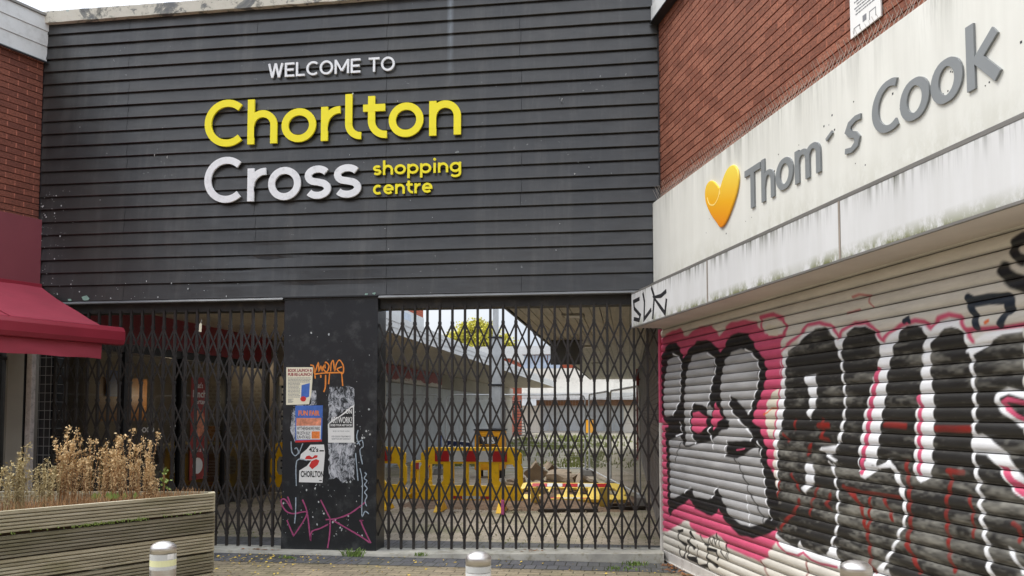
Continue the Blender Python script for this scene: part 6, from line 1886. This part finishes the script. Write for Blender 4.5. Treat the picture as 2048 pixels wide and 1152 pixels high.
chunk(-1.42, 6.4, .52, .26, .2, .12, 5, (R(20), R(30), R(40)), 'small tilted slab behind the standing slab')
rn = random.Random(44)
for i in range(24):
    chunk(rn.uniform(-2.3, -.4), rn.uniform(4.9, 6.3), rn.uniform(.08, .32), rn.uniform(.12, .28), rn.uniform(.1, .24), rn.uniform(.06, .14), 20 + i, (rn.uniform(-.4, .4), rn.uniform(-.5, .5), rn.uniform(0, 3)), 'small broken lump of paving in the rubble heap', G1)
for i in range(9):
    chunk(rn.uniform(-3.4, -2.4), rn.uniform(5.2, 7.5), rn.uniform(.04, .12), rn.uniform(.12, .3), rn.uniform(.1, .24), rn.uniform(.06, .12), 60 + i, (rn.uniform(-.3, .3), rn.uniform(-.4, .4), rn.uniform(0, 3)), 'small broken lump of paving lying behind the upright barrier', 'lumps behind the barrier')
b = MB(); rn = random.Random(90)
nx_, ny_ = 46, 24
for i in range(nx_ + 1):
    for j in range(ny_ + 1):
        u, v = i / nx_, j / ny_
        x, y = -3.9 + 4.1 * u, 4.15 + 2.9 * v
        e = math.sin(math.pi * u) ** .6 * math.sin(math.pi * v) ** .7
        b.v.append((x, y, -.02 + e * (.12 + .17 * math.exp(-((x + 1.3) / .9) ** 2) + .10 * noise.noise((x * 3.5, y * 3.5, 1)) + .05 * noise.noise((x * 11, y * 11, 3)))))
for i in range(nx_):
    for j in range(ny_):
        q = i * (ny_ + 1) + j
        b.f.append((q, q + ny_ + 1, q + ny_ + 2, q + 1))
tag(b.build('rubble_earth', M['rubble']), 'loose dark earth and crumbs under the broken slabs', 'earth', None, 'stuff')
b = MB()
for i in range(700):
    x, y = rn.gauss(-1.8, .8), rn.gauss(4.6, .5)
    if x > .1 or y < 3.6: continue
    r = rn.uniform(.008, .03)
    pts = [Vector((rn.gauss(0, 1), rn.gauss(0, 1), rn.gauss(0, 1))).normalized() * r * rn.uniform(.6, 1.2) for _ in range(4)]
    b.add([(x + p.x, y + p.y, max(.0, .5 * r + p.z)) for p in pts], [(0, 1, 2), (0, 2, 3), (0, 3, 1), (1, 3, 2)])
tag(b.build('rubble_crumbs', M['slab']), 'small crumbs of rubble scattered round the fallen barrier', 'rubble', None, 'stuff')
pk = thing('plank', 'dark wet timber plank lying in front of the fallen barrier', 'plank', (-.95, 4.0, 0))
MB().plan([(-1.42, 3.98), (-1.40, 4.06), (-.50, 4.22), (-.50, 4.13)], .0, .05).build('timber', M['plank'], pk, bevel=.004)
pk = thing('plank', 'short dark plank lying at the right end of the fallen barrier, by the wall', 'plank', (-.1, 4.6, 0))
MB().plan([(-.36, 4.35), (-.36, 4.44), (.25, 4.62), (.25, 4.54)], .0, .06).build('timber', M['plank'], pk, bevel=.004)

# ------------------------------------------------------------------ weeds, grass and leaves
def tuft(x, y, z, n, h, spread, seed, label, mat='weed', grp=None):
    rn = random.Random(seed); b = MB()
    for i in range(n):
        a = rn.uniform(0, 6.28); d = rn.uniform(0, spread); hh = h * rn.uniform(.4, 1.0)
        bx, by = x + d * math.cos(a), y + d * math.sin(a) * .5
        lx, ly = rn.gauss(0, .5) * hh, rn.gauss(0, .5) * hh
        w = rn.uniform(.003, .007)
        b.add([(bx - w, by, z), (bx + w, by, z), (bx + lx * .4 + w * .8, by + ly * .4, z + hh * .7), (bx + lx * .4 - w * .8, by + ly * .4, z + hh * .7), (bx + lx, by + ly, z + hh)], [(0, 1, 2, 3), (3, 2, 4)])
    return tag(b.build('weed_tuft', M[mat], None, loc=(x, y, z)), label, 'weed', grp)
tuft(-2.96, -.24, .0, 90, .09, .13, 1, 'green weed tuft at the foot of the pillar by its right corner')
tuft(-3.62, -.46, .0, 40, .03, .10, 2, 'flat green weed in the paving before the left part of the pillar')
tuft(-2.22, -.22, .02, 40, .04, .09, 3, 'small green weed on the kerb at the left end of the right gate')
tuft(.03, -.36, .0, 60, .05, .14, 4, 'green weed at the right end of the kerb near the graffiti shutter')
tuft(-.12, -.62, .0, 50, .03, .2, 5, 'low yellow-green weed in the paving at the right, before the kerb')
b = MB(); rn = random.Random(17)
for i in range(6500):
    x, y = rn.uniform(-6.3, .8), 14.5 + 30 * rn.random() ** 1.3
    if noise.noise((x * .5, y * .22, 2)) < -.02 and rn.random() < .93: continue
    if x > -.9 and rn.random() < .8: continue
    h = rn.uniform(.04, .16) * (1 + y * .01); w = .012 + .0006 * y
    b.add([(x - w, y, 0), (x + w, y, 0), (x + rn.uniform(-.06, .06), y, h)], [(0, 1, 2)])
tag(b.build('rough_grass', M['grass']), 'rough weedy grass grown over the far precinct paving', 'grass', None, 'stuff')
b = MB()
for i in range(1600):
    x, y = rn.uniform(-6.6, .2), rn.uniform(.5, 3.8)
    x = round(x / .21) * .21 + rn.gauss(0, .006)
    if noise.noise((x * 1.2, y * 1.2, 7)) < .08: continue
    h = rn.uniform(.006, .022)
    b.add([(x - .006, y, 0), (x + .006, y, 0), (x + rn.uniform(-.01, .01), y, h)], [(0, 1, 2)])
tag(b.build('joint_moss', M['grass']), 'moss and tiny weeds in the paving joints behind the gates', 'moss', None, 'stuff')
def leaf_patch(name, label, mat, pts, seed, smin=.016, smax=.034):
    rn = random.Random(seed); b = MB()
    for (x, y, z) in pts:
        a = rn.uniform(0, 6.28); s = rn.uniform(smin, smax); c, d = math.cos(a) * s, math.sin(a) * s
        u = rn.uniform(.0, .012)
        b.add([(x - c, y - d, z + .002), (x - d * .5, y + c * .5, z + .003 + u), (x + c, y + d, z + .004 + u * .4), (x + d * .5, y - c * .5, z + .003)], [(0, 1, 2, 3)])
    return tag(b.build(name, M[mat]), label, 'leaves', None, 'stuff')
rn = random.Random(51)
leaf_patch('yellow_fallen_leaves', 'small yellow leaves scattered over the paving in front of the gates', 'leaf_fall', [(rn.choice([rn.uniform(-4.6, .6), rn.gauss(-3.9, .35)]), rn.choice([rn.uniform(-1.6, -.2), rn.gauss(-.55, .25)]), 0) for _ in range(330)], 1, .008, .022)
leaf_patch('brown_fallen_leaves', 'brown leaves drifted along the foot of the shutter and the gate', 'leaf_brown', [(.40 + .30 * s + rn.gauss(-.06, .05), -.25 - .95 * s + rn.gauss(0, .03), 0) for s in [rn.random() * 1.1 for _ in range(120)]] + [(rn.gauss(-1.05, .12), rn.gauss(.02, .05), .06) for _ in range(14)] + [(rn.uniform(-.2, .3), rn.gauss(.3, .1), 0.0) for _ in range(50)] + [(rn.gauss(-4.1, .12), -.12, .025) for _ in range(22)] + [(rn.uniform(-4.8, -2.9), rn.uniform(.8, 4.5), 0) for _ in range(45)], 2, .012, .03)
